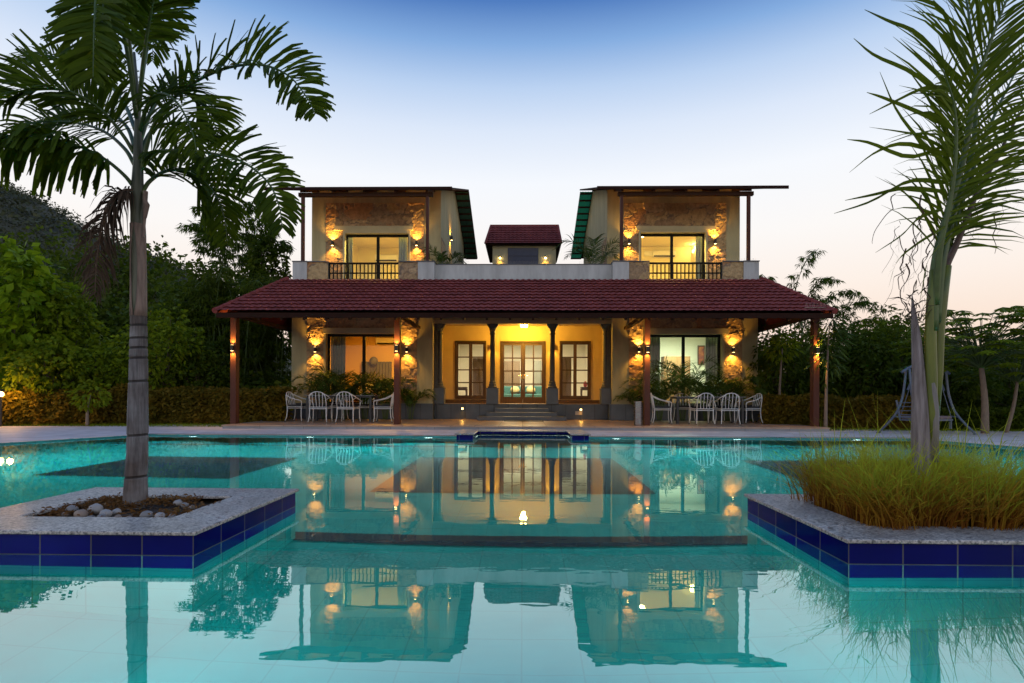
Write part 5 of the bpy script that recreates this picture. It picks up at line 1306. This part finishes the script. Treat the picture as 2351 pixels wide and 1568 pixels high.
# dry creepers on the soil
k = MB(); x0,x1,y0,y1 = LP[0]+.33, LP[1]-.33, LP[2]+.36, LP[3]-.33
for i in range(900):
    p = Vector((uni(x0,x1), y0+(y1-y0)*rnd()**.8, .105))
    if noise.noise(p*5) < -.12: continue
    a = uni(0,6.3); d = Vector((math.cos(a), math.sin(a), uni(.15,1.0)))
    for g in range(4):
        k.leaf(p+d.normalized()*.02*g, Vector((d.x+uni(-.8,.8), d.y+uni(-.8,.8), uni(.0,.9))), uni(.02,.045), uni(.008,.016), .2)
m_dry = LEAF("dry_creeper", (.10,.045,.015), (.20,.10,.03), trans=.2, c3=(.12,.14,.03), scale=4)
tag(k.build("dry_creepers", m_dry, origin=((x0+x1)/2,(y0+y1)/2,.10)), "brown dry creeping plants covering the soil around the ringed trunk", "ground cover", kind='stuff')
# tall grass
m_grass, nt, N, L, b = _new("tall_grass_blades")
tcn = N.new('ShaderNodeTexCoord'); sp = N.new('ShaderNodeSeparateXYZ'); L.new(tcn.outputs['Object'], sp.inputs[0]); ge = N.new('ShaderNodeNewGeometry')
ma = N.new('ShaderNodeMath'); ma.operation='MULTIPLY_ADD'; ma.inputs[1].default_value=2.1; L.new(sp.outputs['Z'], ma.inputs[0])
mb_ = N.new('ShaderNodeMath'); mb_.operation='MULTIPLY_ADD'; mb_.inputs[1].default_value=.55; mb_.inputs[2].default_value=-.28; L.new(ge.outputs['Random Per Island'], mb_.inputs[0]); L.new(mb_.outputs[0], ma.inputs[2])
cr = N.new('ShaderNodeValToRGB'); e = cr.color_ramp.elements; e[0].position=.05; e[0].color=(.26,.10,.015,1); e[1].position=.98; e[1].color=(.44,.50,.04,1); x_=e.new(.42); x_.color=(.48,.28,.03,1); x_=e.new(.66); x_.color=(.36,.38,.028,1)
L.new(ma.outputs[0], cr.inputs[0]); L.new(cr.outputs[0], b.inputs['Base Color']); b.inputs['Roughness'].default_value=.7; b.inputs['Specular IOR Level'].default_value=.1
tr_ = N.new('ShaderNodeBsdfTranslucent'); L.new(cr.outputs[0], tr_.inputs[0]); mx = N.new('ShaderNodeMixShader'); mx.inputs[0].default_value=.5; L.new(b.outputs[0], mx.inputs[1]); L.new(tr_.outputs[0], mx.inputs[2]); L.new(mx.outputs[0], N['Material Output'].inputs['Surface'])
k = MB(); gx0,gx1,gy0,gy1 = RP[0]+.30, RP[1]-.08, RP[2]+.24, RP[3]-.24
tufts = []
for i in range(150):
    p = Vector((uni(gx0,gx1), uni(gy0,gy1), .10)); tufts.append((p, uni(.75,1.3), uni(-.35,.35), uni(-.35,.35)))
for p0, hs, lx, ly in tufts:
    cx_ = (p0.x-(gx0+gx1)/2)/((gx1-gx0)/2); cy_ = (p0.y-(gy0+gy1)/2)/((gy1-gy0)/2)
    for b_ in range(38):
        p = p0+Vector((uni(-.07,.07), uni(-.07,.07), 0)); h = uni(.22,.48)*hs
        if rnd() < .09: h *= 1.5
        out = Vector((cx_*uni(0,.5)+lx+uni(-.3,.3), cy_*uni(0,.5)+ly+uni(-.3,.3), 0))
        if rnd() < .2: out *= 1.8
        side = Vector((uni(-1,1), uni(-1,1), 0)).normalized(); pts = []
        for g in range(5):
            t = g/4; pts.append(p+Vector((out.x*h*t*t*1.1, out.y*h*t*t*1.1, h*(t-.25*min(1.6,out.length)*t*t))))
        w_ = uni(.003,.0085); k.strip(pts, [w_*.8, w_, w_*.9, w_*.6, w_*.1], side)
        if rnd() < .6:
            for g in range(2):
                q = pts[int(uni(.35,.95)*4)]; k.leaf(q, Vector((uni(-1,1),uni(-1,1),uni(.2,1.2))), uni(.05,.13), .006, .15)
tag(k.build("tall_grass", m_grass, origin=((gx0+gx1)/2,(gy0+gy1)/2,.10)), "tuft of tall yellow green grass, brown at its foot, spilling over the right planter", "grass", kind='stuff')

# ------------------------------------------------------------------ areca palms and small plants
def areca(name, loc, n, L_, lab, group=None, spread=1.0, seed=0, cat="palm", mat=None):
    st = random.getstate(); random.seed(seed)
    r = empty(name, loc, lab, cat, group); loc = Vector(loc)
    for i in range(n):
        a = 2*math.pi*(i+uni(-.35,.35))/n; el = uni(.45,1.0); ln = L_*uni(.7,1.1)
        h = Vector((math.cos(a), math.sin(a)*.55, 0)); b0 = loc+Vector((h.x*.06,h.y*.06,.02))
        pts = [b0, b0+Vector((0,0,ln*.42))+h*ln*.08*spread, b0+Vector((0,0,ln*.78*(.6+.4*el)))+h*ln*.26*spread, b0+Vector((0,0,ln*.92*(.5+.5*el)))+h*ln*.5*spread, b0+Vector((0,0,ln*.85*(.4+.5*el)))+h*ln*.72*spread]
        frond(r, pts, 26, ln*.30, .030, start=.26, r0=.009, grav=.5, vee=.3, fwd=.7, mat=mat or m_leaf_areca, ragged=False, tip=.5)
    random.setstate(st); return r
g_ar = "areca palms under the windows"
yA = 17.2
areca("areca_palm", (X(745,yA), yA, zs), 14, 1.45, "bushy areca palm below the left lamp of the left window", g_ar, seed=1)
areca("areca_palm", (X(792,yA), yA+.1, zs), 14, 1.75, "tall areca palm in the middle of the left window", g_ar, seed=2)
areca("areca_palm", (X(838,yA), yA, zs), 12, 1.35, "low areca palm in front of the right half of the left window", g_ar, seed=3)
areca("areca_palm", (X(885,yA), yA, zs), 14, 1.45, "bushy areca palm just left of the second post", g_ar, seed=4)
areca("areca_palm", (X(940,yA), yA+.2, zs), 9, 1.1, "small areca palm just right of the second post", g_ar, seed=14)
areca("areca_palm", (X(1468,yA), yA+.2, zs), 9, 1.15, "small areca palm just left of the third post", g_ar, seed=15)
areca("areca_palm", (X(1515,yA), yA, zs), 14, 1.45, "bushy areca palm just right of the third post", g_ar, seed=5)
areca("areca_palm", (X(1570,yA), yA+.1, zs), 13, 2.0, "tallest areca palm in the middle of the right window", g_ar, seed=6)
areca("areca_palm", (X(1622,yA), yA, zs), 14, 1.5, "areca palm before the right curtain of the right window", g_ar, seed=7)
areca("areca_palm", (X(1672,yA), yA, zs), 14, 1.5, "bushy areca palm below the lamp at the far right of the right window", g_ar, seed=8)
g_tp = "potted palms on the upper terrace"
areca("terrace_palm", (X(1018,18.2), 18.2, ZT-.03), 8, 1.35, "small palm on the terrace beside the left tower", g_tp, seed=9, cat="palm")
areca("terrace_palm", (X(1368,18.2), 18.2, ZT-.03), 8, 1.75, "spreading palm on the terrace beside the right tower", g_tp, seed=10, cat="palm")
areca("terrace_palm", (X(1180,23.8), 23.8, ZT-.03), 5, 1.25, "small palm tip in front of the blue shutters of the rooftop room", g_tp, seed=11, cat="palm")
def lobed(name, loc, spots, lab):       # a few big lobed leaves on thin stalks
    r = empty(name, loc, lab, "plant"); loc = Vector(loc); k = MB(); s_ = MB()
    for (dx, dy, dz, sz) in spots:
        p = loc+Vector((dx,dy,dz)); s_.tube(spline([loc, loc+Vector((dx*.3,dy*.3,dz*.8)), p], 6), .007, 5)
        f = Vector((uni(-.3,.3), -1, -.7)).normalized()
        for a in (-1.6,-.95,-.4,.15,.7,1.3):
            d = Vector((math.sin(a), -.25, -math.cos(a)*.8)); k.leaf(p, d, sz*uni(.8,1.1), sz*.34, .1, side=d.cross(f))
    s_.build("stalks", m_barkwarm, r); k.build("leaves", m_leaf_areca, r)
lobed("lobed_plant", (X(664,17.0), 17.0, .03), [(-.02,0,1.15,.24),(-.12,-.05,.95,.22),(.06,-.05,.8,.2)], "thin plant with lobed leaves at the left plaster corner of the house")
lobed("lobed_plant", (X(1745,17.0), 17.0, .03), [(-.12,0,1.45,.3),(-.02,-.05,1.1,.3),(.3,-.1,.85,.26),(.1,0,1.3,.24),(-.15,-.05,.8,.25)], "thin plant with large lobed leaves at the right plaster corner of the house")
# ------------------------------------------------------------------ trees, hedges, hill
def crown_leaves(k, c, rad, n, L_, W_, droop=.35, shell=.55):
    for i in range(n):
        while True:
            d = Vector((uni(-1,1), uni(-1,1), uni(-1,1)))
            if .05 < d.length <= 1: break
        u = d.normalized(); q = u*(shell+(1-shell)*rnd()); p = c+Vector((q.x*rad[0], q.y*rad[1], q.z*rad[2]))
        dr = Vector((u.x+uni(-.7,.7), u.y+uni(-.7,.7), u.z*.5+uni(-.5,.5)-.35)); k.leaf(p, dr, L_*uni(.7,1.25), W_*uni(.8,1.2), droop*rnd())
def tree(name, loc, c, rad, lab, mat, clumps=26, per=120, L_=.16, W_=.09, seed=0, group=None, trunk=.07, cat="tree", cl=.34, barkm=None):
    """tapered trunk, limbs to each clump, leaf clumps spread over an ellipsoid crown (centre c, radii rad)"""
    st = random.getstate(); random.seed(seed)
    r = empty(name, loc, lab, cat, group); loc = Vector(loc); c = Vector(c)
    tk = MB(); lv = MB(); fork = loc.lerp(c, .55)+Vector((uni(-.1,.1),uni(-.1,.1),-rad[2]*.2))
    tk.tube(spline([loc, loc.lerp(fork,.5)+Vector((uni(-.08,.08),uni(-.08,.08),0)), fork], 8), [trunk*(1-.05*i) for i in range(9)], 9)
    for i in range(clumps):
        ga = i*2.39996; zz = 1-2*(i+.5)/clumps; rr_ = math.sqrt(1-zz*zz); f = uni(.55,1.0)
        p = c+Vector((rr_*math.cos(ga)*rad[0]*f, rr_*math.sin(ga)*rad[1]*f, zz*rad[2]*f))
        if i % 2 == 0:
            m_ = fork.lerp(p, .5)+Vector((uni(-.1,.1),uni(-.1,.1),uni(0,.15)))*min(rad); tk.tube(spline([fork, m_, p], 5), [trunk*.45,trunk*.36,trunk*.28,trunk*.2,trunk*.12,trunk*.06], 5, cap=False)
        s_ = cl*uni(.65,1.25); crown_leaves(lv, p, (rad[0]*s_, rad[1]*s_, rad[2]*s_*.85), int(per*uni(.7,1.3)), L_, W_)
    tk.build("trunk", barkm or m_bark, r, smooth=True); lv.build("crown", mat, r)
    random.setstate(st); return r
def T(px, py, Y): return A(px, py, Y)
def gp(px, Y): return Vector((X(px,Y), Y, .012))
def auto(name, px, ptop, pbot, hw, Y, lab, mat, **kw):   # a crown spanning pixels ptop..pbot, half width hw
    c = T(px, (ptop+pbot)/2, Y); rz = (pbot-ptop)/2/FOC*Y; rx = hw/FOC*Y
    kw.setdefault('seed', int(px*7+ptop)); return tree(name, gp(px, Y), c, (rx, min(rx,1.9), rz), lab, mat, **kw)

gt = "garden trees left of the house"
auto("broadleaf_tree", 610, 560, 900, 60, 20.5, "dense mid green tree close to the left corner of the house", m_leaf_dark, clumps=40, per=110, L_=.22, W_=.10, group=gt)
auto("broadleaf_tree", 470, 600, 900, 70, 19.5, "dark dense tree below the airy bamboo", m_leaf_dark, clumps=40, per=110, L_=.22, W_=.10, group=gt)
auto("broadleaf_tree", 40, 560, 880, 105, 16.2, "large leaved bright green tree at the left edge of the view", m_leaf_bright, clumps=46, per=60, L_=.26, W_=.19, group=gt, cl=.30)
auto("broadleaf_tree", 150, 645, 900, 62, 16.6, "bushy green tree with a yellowish top beside the large leaved one", m_leaf_mid, clumps=34, per=90, L_=.15, W_=.10, group=gt)
auto("broadleaf_tree", 232, 780, 925, 55, 16.2, "low bright tree in front of the dark wood, left of the ringed trunk", m_leaf_mid, clumps=26, per=80, L_=.14, W_=.09, group=gt)
auto("broadleaf_tree", 375, 715, 905, 82, 16.6, "light green young tree just right of the ringed trunk", m_leaf_mid, clumps=34, per=90, L_=.15, W_=.085, group=gt)
auto("broadleaf_tree", 455, 780, 920, 60, 17.0, "small green tree between the young tree and the dark bamboo", m_leaf_dark, clumps=24, per=90, L_=.14, W_=.08, group=gt)
auto("broadleaf_tree", 120, 770, 930, 75, 15.6, "leafy low green tree behind the hedge near the garden lamp", m_leaf_mid, clumps=30, per=90, L_=.15, W_=.10, group=gt)
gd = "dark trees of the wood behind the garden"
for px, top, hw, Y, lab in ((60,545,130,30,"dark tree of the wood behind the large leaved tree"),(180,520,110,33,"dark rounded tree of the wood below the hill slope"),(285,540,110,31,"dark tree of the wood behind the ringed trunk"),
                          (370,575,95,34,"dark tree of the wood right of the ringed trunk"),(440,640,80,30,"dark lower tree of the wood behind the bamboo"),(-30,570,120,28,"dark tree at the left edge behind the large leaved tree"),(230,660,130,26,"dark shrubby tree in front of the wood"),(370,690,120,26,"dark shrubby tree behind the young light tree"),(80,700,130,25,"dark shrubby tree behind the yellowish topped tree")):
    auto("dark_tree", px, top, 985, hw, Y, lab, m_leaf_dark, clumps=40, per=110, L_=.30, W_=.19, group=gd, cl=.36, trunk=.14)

def bamboo(name, base, culms, lab, mat=None, sprays=26, leaves=9, L_=.20, W_=.030, seed=0, group=None, low=.35, sp=.34):
    """culms: lists of points; leafy sprays hang along each"""
    st = random.getstate(); random.seed(seed); r = empty(name, base, lab, "bamboo", group); ck = MB(); lv = MB()
    for pts in culms:
        C = spline(pts, 30); ck.tube(C, [.022*(1-.85*i/30)+.003 for i in range(31)], 6, cap=False)
        for s_ in range(sprays):
            u = low+(1-low)*(s_+rnd())/sprays; p = C[min(30, int(u*30))]; t = (C[min(30,int(u*30)+1)]-C[max(0,int(u*30)-1)]).normalized()
            a = uni(0,6.3); d = Vector((math.cos(a), math.sin(a), uni(-.1,.6))); ln = sp*uni(.5,1.4)*(1.15-.6*u)
            e = p+d.normalized()*ln+Vector((0,0,-.25*ln))
            ck.tube([p, p.lerp(e,.5)+Vector((0,0,.04)), e], [.004,.003,.002], 3, cap=False)
            for g in range(leaves):
                f = uni(.25,1.0); q = p.lerp(e, f)
                lv.leaf(q, Vector((d.x*.6+uni(-.8,.8), d.y*.6+uni(-.8,.8), uni(-1.1,.15))), L_*uni(.6,1.2), W_, .25)
    ck.build("culms", m_rachis, r, smooth=True); lv.build("leaves", mat or m_leaf_bamboo, r); random.setstate(st); return r
def arcs(px, Y, n, top, spread, seed, bx=40):
    st = random.getstate(); random.seed(seed); out = []
    for i in range(n):
        b0 = px+uni(-bx,bx); tx = px+uni(-1,1)*spread; ty = top+abs(tx-px)/spread*uni(20,70)+uni(0,60); d = uni(-.8,.8); s_ = (1 if tx > px else -1)
        p0 = A(b0, 985, Y+d*.3); p0.z = .01
        out.append([p0, A(b0+(tx-b0)*.25, 985-(985-ty)*.5, Y+d*.5), A(b0+(tx-b0)*.62, 985-(985-ty)*.86, Y+d*.8), A(tx, ty, Y+d), A(tx+s_*uni(12,38), ty+uni(10,55), Y+d*1.2)])
    random.setstate(st); return out
bamboo("bamboo_clump", gp(545,21), arcs(548,21,11,455,95,5), "tall airy bamboo clump rising against the sky left of the house", seed=21, sprays=44, leaves=13, L_=.28, W_=.050, low=.34, sp=.6)
bamboo("bamboo_clump", gp(520,19), arcs(515,19,16,600,115,6,70), "dense dark bamboo clump behind the left end of the verandah", seed=22, mat=m_leaf_dark, sprays=34, leaves=12, L_=.25, W_=.045, low=.12, sp=.7)
bamboo("bamboo_clump", gp(600,19.5), arcs(605,19.5,14,650,80,7,50), "dense dark bamboo close to the left wall of the house", seed=23, mat=m_leaf_dark, sprays=34, leaves=12, L_=.25, W_=.045, low=.1, sp=.7)
Yb = 19.5
def cl_(pts): return [A(x, y, Yb+.2*i*(-1)**i) for i, (x, y) in enumerate(pts)]
bamboo("bamboo_clump", gp(1850,Yb), [cl_(p) for p in (((1840,985),(1825,760),(1826,670),(1848,605),(1880,570)),((1850,985),(1840,760),(1855,685),(1890,640),(1925,648)),((1860,985),(1870,760),(1905,690),(1950,668),(1985,700)),
    ((1870,985),(1890,780),(1940,710),(1995,695),(2040,745)),((1850,985),(1850,780),(1880,720),(1920,705),(1965,730)),((1840,985),(1820,780),(1800,700),(1775,655),(1750,630)),((1865,985),(1900,800),(1960,745),(2010,735),(2045,780)),((1845,985),(1840,800),(1850,735),(1870,690),(1900,690)))],
    "bamboo clump with arching sprays above the right end of the verandah roof", seed=24, sprays=34, leaves=10, L_=.22, W_=.036, low=.42, sp=.36)
gr = "garden trees right of the house"
auto("broadleaf_tree", 2030, 735, 950, 70, 18.6, "full green broadleaf tree between the bamboo and the palm stub", m_leaf_mid, clumps=40, per=100, L_=.18, W_=.09, group=gr)
auto("broadleaf_tree", 2150, 770, 950, 60, 17.6, "full green broadleaf tree between the palm stems and the papaya", m_leaf_mid, clumps=36, per=100, L_=.18, W_=.09, group=gr)
auto("slender_tree", 1790, 745, 930, 62, 17.5, "dark slender tree behind the right verandah corner", m_leaf_dark, clumps=30, per=90, L_=.16, W_=.07, group=gr, trunk=.05)
auto("slender_tree", 1850, 770, 960, 50, 18.2, "dark slender tree right behind the rightmost post", m_leaf_dark, clumps=26, per=90, L_=.16, W_=.07, group=gr, trunk=.05)
auto("slender_tree", 1985, 760, 960, 70, 17.0, "dark green tree between the bamboo and the swing", m_leaf_dark, clumps=34, per=100, L_=.16, W_=.07, group=gr, trunk=.05)
auto("slender_tree", 1940, 735, 900, 60, 17.8, "yellowish green tree under the bamboo sprays", m_leaf_bamboo, clumps=30, per=100, L_=.17, W_=.05, group=gr, trunk=.05)
auto("slender_tree", 2065, 715, 960, 70, 17.2, "dark feathery tree behind the broken palm stub", m_leaf_dark, clumps=36, per=100, L_=.18, W_=.05, group=gr, trunk=.05)
auto("slender_tree", 2170, 800, 985, 80, 16.5, "dark bushy tree behind the swing", m_leaf_dark, clumps=34, per=100, L_=.16, W_=.08, group=gr, trunk=.05)
auto("slender_tree", 2345, 800, 985, 90, 16.6, "dark bushy tree at the right edge behind the papaya", m_leaf_dark, clumps=34, per=100, L_=.16, W_=.08, group=gr, trunk=.05)
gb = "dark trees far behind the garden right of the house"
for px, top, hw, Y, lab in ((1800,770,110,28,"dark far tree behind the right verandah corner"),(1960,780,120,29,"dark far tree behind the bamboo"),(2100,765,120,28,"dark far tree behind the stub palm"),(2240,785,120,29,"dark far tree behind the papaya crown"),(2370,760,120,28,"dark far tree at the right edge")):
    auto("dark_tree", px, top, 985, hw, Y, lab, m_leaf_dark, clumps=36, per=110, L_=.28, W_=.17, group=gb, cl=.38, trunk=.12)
# papaya trees: palmate leaves on long stalks
def papaya(base, top, n, rad, lab, seed, L_=.30, rt=.085):
    st = random.getstate(); random.seed(seed); r = empty("papaya_tree", base, lab, "papaya tree", "papaya trees"); base = Vector(base); top = Vector(top)
    k = MB(); k.tube(spline([base, base.lerp(top,.5)+Vector((.04,0,0)), top], 12), [rt*(1-.035*i) for i in range(16)], 12); k.build("trunk", m_barkwarm, r, smooth=True)
    s_ = MB(); lv = MB()
    for i in range(n):
        a = i*2.39996+uni(-.3,.3); f = math.sqrt((i+.5)/n); ln = rad*uni(.55,1.05)*(.35+.65*f); rise = (.80-.85*f*f)*rad*.8+uni(-.22,.12)*rad
        e = top+Vector((math.cos(a)*ln, math.sin(a)*ln, rise+.12*rad))
        s_.tube(spline([top+Vector((0,0,-.12*f)), top.lerp(e,.5)+Vector((0,0,.10*rad)), e], 6), [.012,.011,.01,.009,.008,.007,.006], 5, cap=False)
        o_ = Vector((math.cos(a), math.sin(a), -.15))
        for b_ in (-2.3,-1.6,-1.0,-.5,0,.5,1.0,1.6,2.3):
            d = Vector((math.cos(a+b_), math.sin(a+b_), -.22-.15*rnd())); l = L_*uni(.8,1.1)*(1-.10*abs(b_))
            lv.leaf(e, d, l, l*.36, .12, side=d.cross(Vector((0,0,1))))
            for s2 in (-1,1): d2 = (d+Vector((-d.y,d.x,0))*s2*.7); lv.leaf(e+d*l*.45, d2, l*.42, l*.16, .1, side=d2.cross(Vector((0,0,1))))
    s_.build("stalks", m_rachis, r, smooth=True); lv.build("crown", m_leaf_mid, r); random.setstate(st)
Yp = 13.6
b0 = gp(2262,Yp)
papaya(b0, A(2252,835,Yp), 170, 1.75, "papaya tree with a straight trunk and wide layered crown right of the swing", 3)
papaya(gp(2310,Yp+.4), A(2337,868,Yp+.4), 70, 1.5, "papaya tree with a leaning thin trunk at the right edge", 4, rt=.05)
# sapling by the right post
def sapling():
    Y = 14.6; r = empty("sapling", gp(1896,Y), "thin sapling with whorls of long drooping leaves just right of the rightmost post", "sapling"); p0 = gp(1896,Y); k = MB()
    C = spline([p0, A(1897,890,Y), A(1901,800,Y), A(1905,740,Y)], 16); k.tube(C, [.05*(1-.055*i) for i in range(17)], 9); k.build("trunk", m_barkwarm, r, smooth=True)
    lv = MB()
    for f, n, l in ((.40,12,.24),(.52,40,.32),(.62,46,.34),(.72,60,.36),(.82,70,.36),(.92,70,.34),(1.0,70,.32)):
        p = C[int(f*16)]
        for i in range(n):
            a = uni(0,6.3); st_ = p+Vector((math.cos(a)*uni(0,.35), math.sin(a)*uni(0,.3), uni(-.12,.15)))
            lv.leaf(st_, Vector((math.cos(a), math.sin(a), uni(-.9,.5))), l*uni(.7,1.2), .05, .3)
    lv.build("leaves", m_leaf_areca, r)
sapling()
# stakes / young trunks on the left
for px, Y, t_, lab in ((201,14.8,905,"slim pale young trunk in front of the hedge left of the ringed trunk"),(1790,16.2,800,"thin pale trunk in the dark garden right of the house")):
    p0 = gp(px, Y); k = MB(); e = A(px+6, t_, Y); k.tube(spline([p0, p0.lerp(e,.5)+Vector((-.03,0,0)), e], 8), [.045-.003*i for i in range(9)], 8)
    q = empty("young_tree", p0, lab, "young tree"); k.build("trunk", m_barkwarm, q, smooth=True); lv = MB(); crown_leaves(lv, e, (.45,.4,.4), 220, .15, .07); lv.build("crown", m_leaf_mid, q)
# hedges
def hedge(a, b_, h, th, lab, seed, n, mat=None, L_=.135):
    st = random.getstate(); random.seed(seed); a, b_ = Vector(a), Vector(b_); u = (b_-a); ln = u.length; u.normalize(); v = Vector((-u.y,u.x,0))
    r = empty("hedge", a.lerp(b_,.5), lab, "hedge", "garden hedges"); k = MB()
    for i in range(n):
        s_ = rnd()*ln; q = a+u*s_; hh = h*(.92+.16*noise.noise(Vector((s_*1.1,seed,0)))+.10*noise.noise(Vector((s_*4.1,seed,3))))
        if rnd() < .62: p = q+v*(-th/2+.22*noise.noise(Vector((s_*2.6,rnd()*2.5,seed)))+uni(-.08,.10))+Vector((0,0,hh*rnd()))
        elif rnd() < .6: p = q+v*uni(-th/2,th/2)+Vector((0,0,hh+uni(-.08,.05)))
        else: p = q+v*uni(-th/2,th/2)+Vector((0,0,hh*rnd()))
        k.leaf(p, Vector((uni(-.8,.8), uni(-1,.3), uni(-.5,.8))), L_*uni(.7,1.3), L_*.55, .25)
    k.build("foliage", mat or m_leaf_hedge, r)
    tw = MB()
    for i in range(int(ln*12)):
        p = a+u*(rnd()*ln)+v*uni(-th*.3,th*.3); tw.tube([p, p+Vector((uni(-.1,.1),uni(-.1,.1),h*.5)), p+Vector((uni(-.2,.2),uni(-.15,.15),h*.9))], [.014,.010,.005], 5, cap=False)
    tw.build("stems", m_bark, r); random.setstate(st)
hedge((X(-40,15.1),15.1,.01),(X(262,15.9),15.9,.01), .98, .8, "long brownish hedge behind the garden lamp left of the ringed trunk", 31, 9000)
hedge((X(270,16.1),16.1,.01),(X(664,16.4),16.4,.01), 1.08, .8, "orange tinted clipped hedge between the ringed trunk and the verandah", 32, 11000)
hedge((X(1745,16.3),16.3,.01),(X(2120,15.3),15.3,.01), .90, .9, "low dark hedge between the verandah and the swing", 33, 10000)
hedge((X(2120,15.6),15.6,.01),(X(2420,15.2),15.2,.01), .55, .9, "low leafy hedge behind the swing and papaya trunks", 34, 6000, mat=m_leaf_dark)
# lawn strip blades
k = MB()
for i in range(9000):
    left = rnd() < .6
    px, Y = (uni(-30,520), uni(14.6,16.4)) if left else (uni(1900,2420), uni(14.25,16))
    p = Vector((X(px,Y), Y, .012)); k.leaf(p, Vector((uni(-.5,.5),uni(-.5,.5),1)), uni(.05,.12), .012, .2)
tag(k.build("lawn_grass", m_leaf_mid, origin=(0,15.5,.012)), "short green lawn grass along the foot of the hedges", "grass", kind='stuff')
# low shrubs under the dark trees close the view to the ground
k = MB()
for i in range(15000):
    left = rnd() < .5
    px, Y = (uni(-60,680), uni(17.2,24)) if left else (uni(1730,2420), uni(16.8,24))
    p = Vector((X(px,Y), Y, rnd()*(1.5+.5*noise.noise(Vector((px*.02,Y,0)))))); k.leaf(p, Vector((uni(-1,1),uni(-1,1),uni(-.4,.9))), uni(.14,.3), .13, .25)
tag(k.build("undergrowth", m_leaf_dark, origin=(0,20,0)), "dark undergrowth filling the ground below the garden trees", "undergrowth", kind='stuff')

# hill
prof = [(-400,330),(-150,400),(0,449),(60,462),(110,486),(190,530),(250,562),(300,588),(360,610),(420,630),(470,665),(560,740),(700,905)]
Yh = 150.
def hz(x):
    for (a, pa), (b_, pb_) in zip(prof, prof[1:]):
        xa, xb = X(a,Yh), X(b_,Yh)
        if xa <= x <= xb: t = (x-xa)/(xb-xa); return A(a,pa,Yh).z*(1-t)+A(b_,pb_,Yh).z*t
    return 0
k = MB(); nx, ny = 110, 40; hx0, hx1 = X(-380,Yh), X(695,Yh)
def hp(i, j):
    x = hx0+(hx1-hx0)*i/nx; t = j/ny; y = 70+150*t; f = math.sin(min(1, t/.5333)*math.pi/2)**1.25 if t < .5333 else math.cos((t-.5333)/.4667*math.pi/2)
    z = hz(x)*f; return (x*(.55+.45*min(1,t/.53)), y, z+noise.fractal(Vector((x*.06,y*.06,3)),1,2,4)*1.4*f-.3)
k.grid(hp, nx, ny); m_hill = MAT("hillside", (.04,.05,.025), .95, .5, .09, .8, .6, hue=(.075,.07,.04)); tag(k.build("hill", m_hill, smooth=True), kind='structure')
sc_ = MB(); V = k.v
for i in range(4200):
    ii, jj = uni(8,nx), uni(2,ny*.56); v = Vector(hp(ii, jj))
    if noise.noise(v*.05) < -.25 or v.z < 1: continue
    s_ = uni(.6,2.0)*(1 if rnd() < .8 else 1.5)
    for g in range(16): sc_.leaf(v+Vector((uni(-1,1)*s_,uni(-1,1)*s_,uni(0,1.1)*s_)), Vector((uni(-1,1),uni(-1,1),uni(-.3,1))), s_*.34, s_*.24, .2)
tag(sc_.build("hill_scrub", m_scrub, origin=(0,Yh,0)), "dense scrub covering the dark hillside", "scrub", kind='stuff')
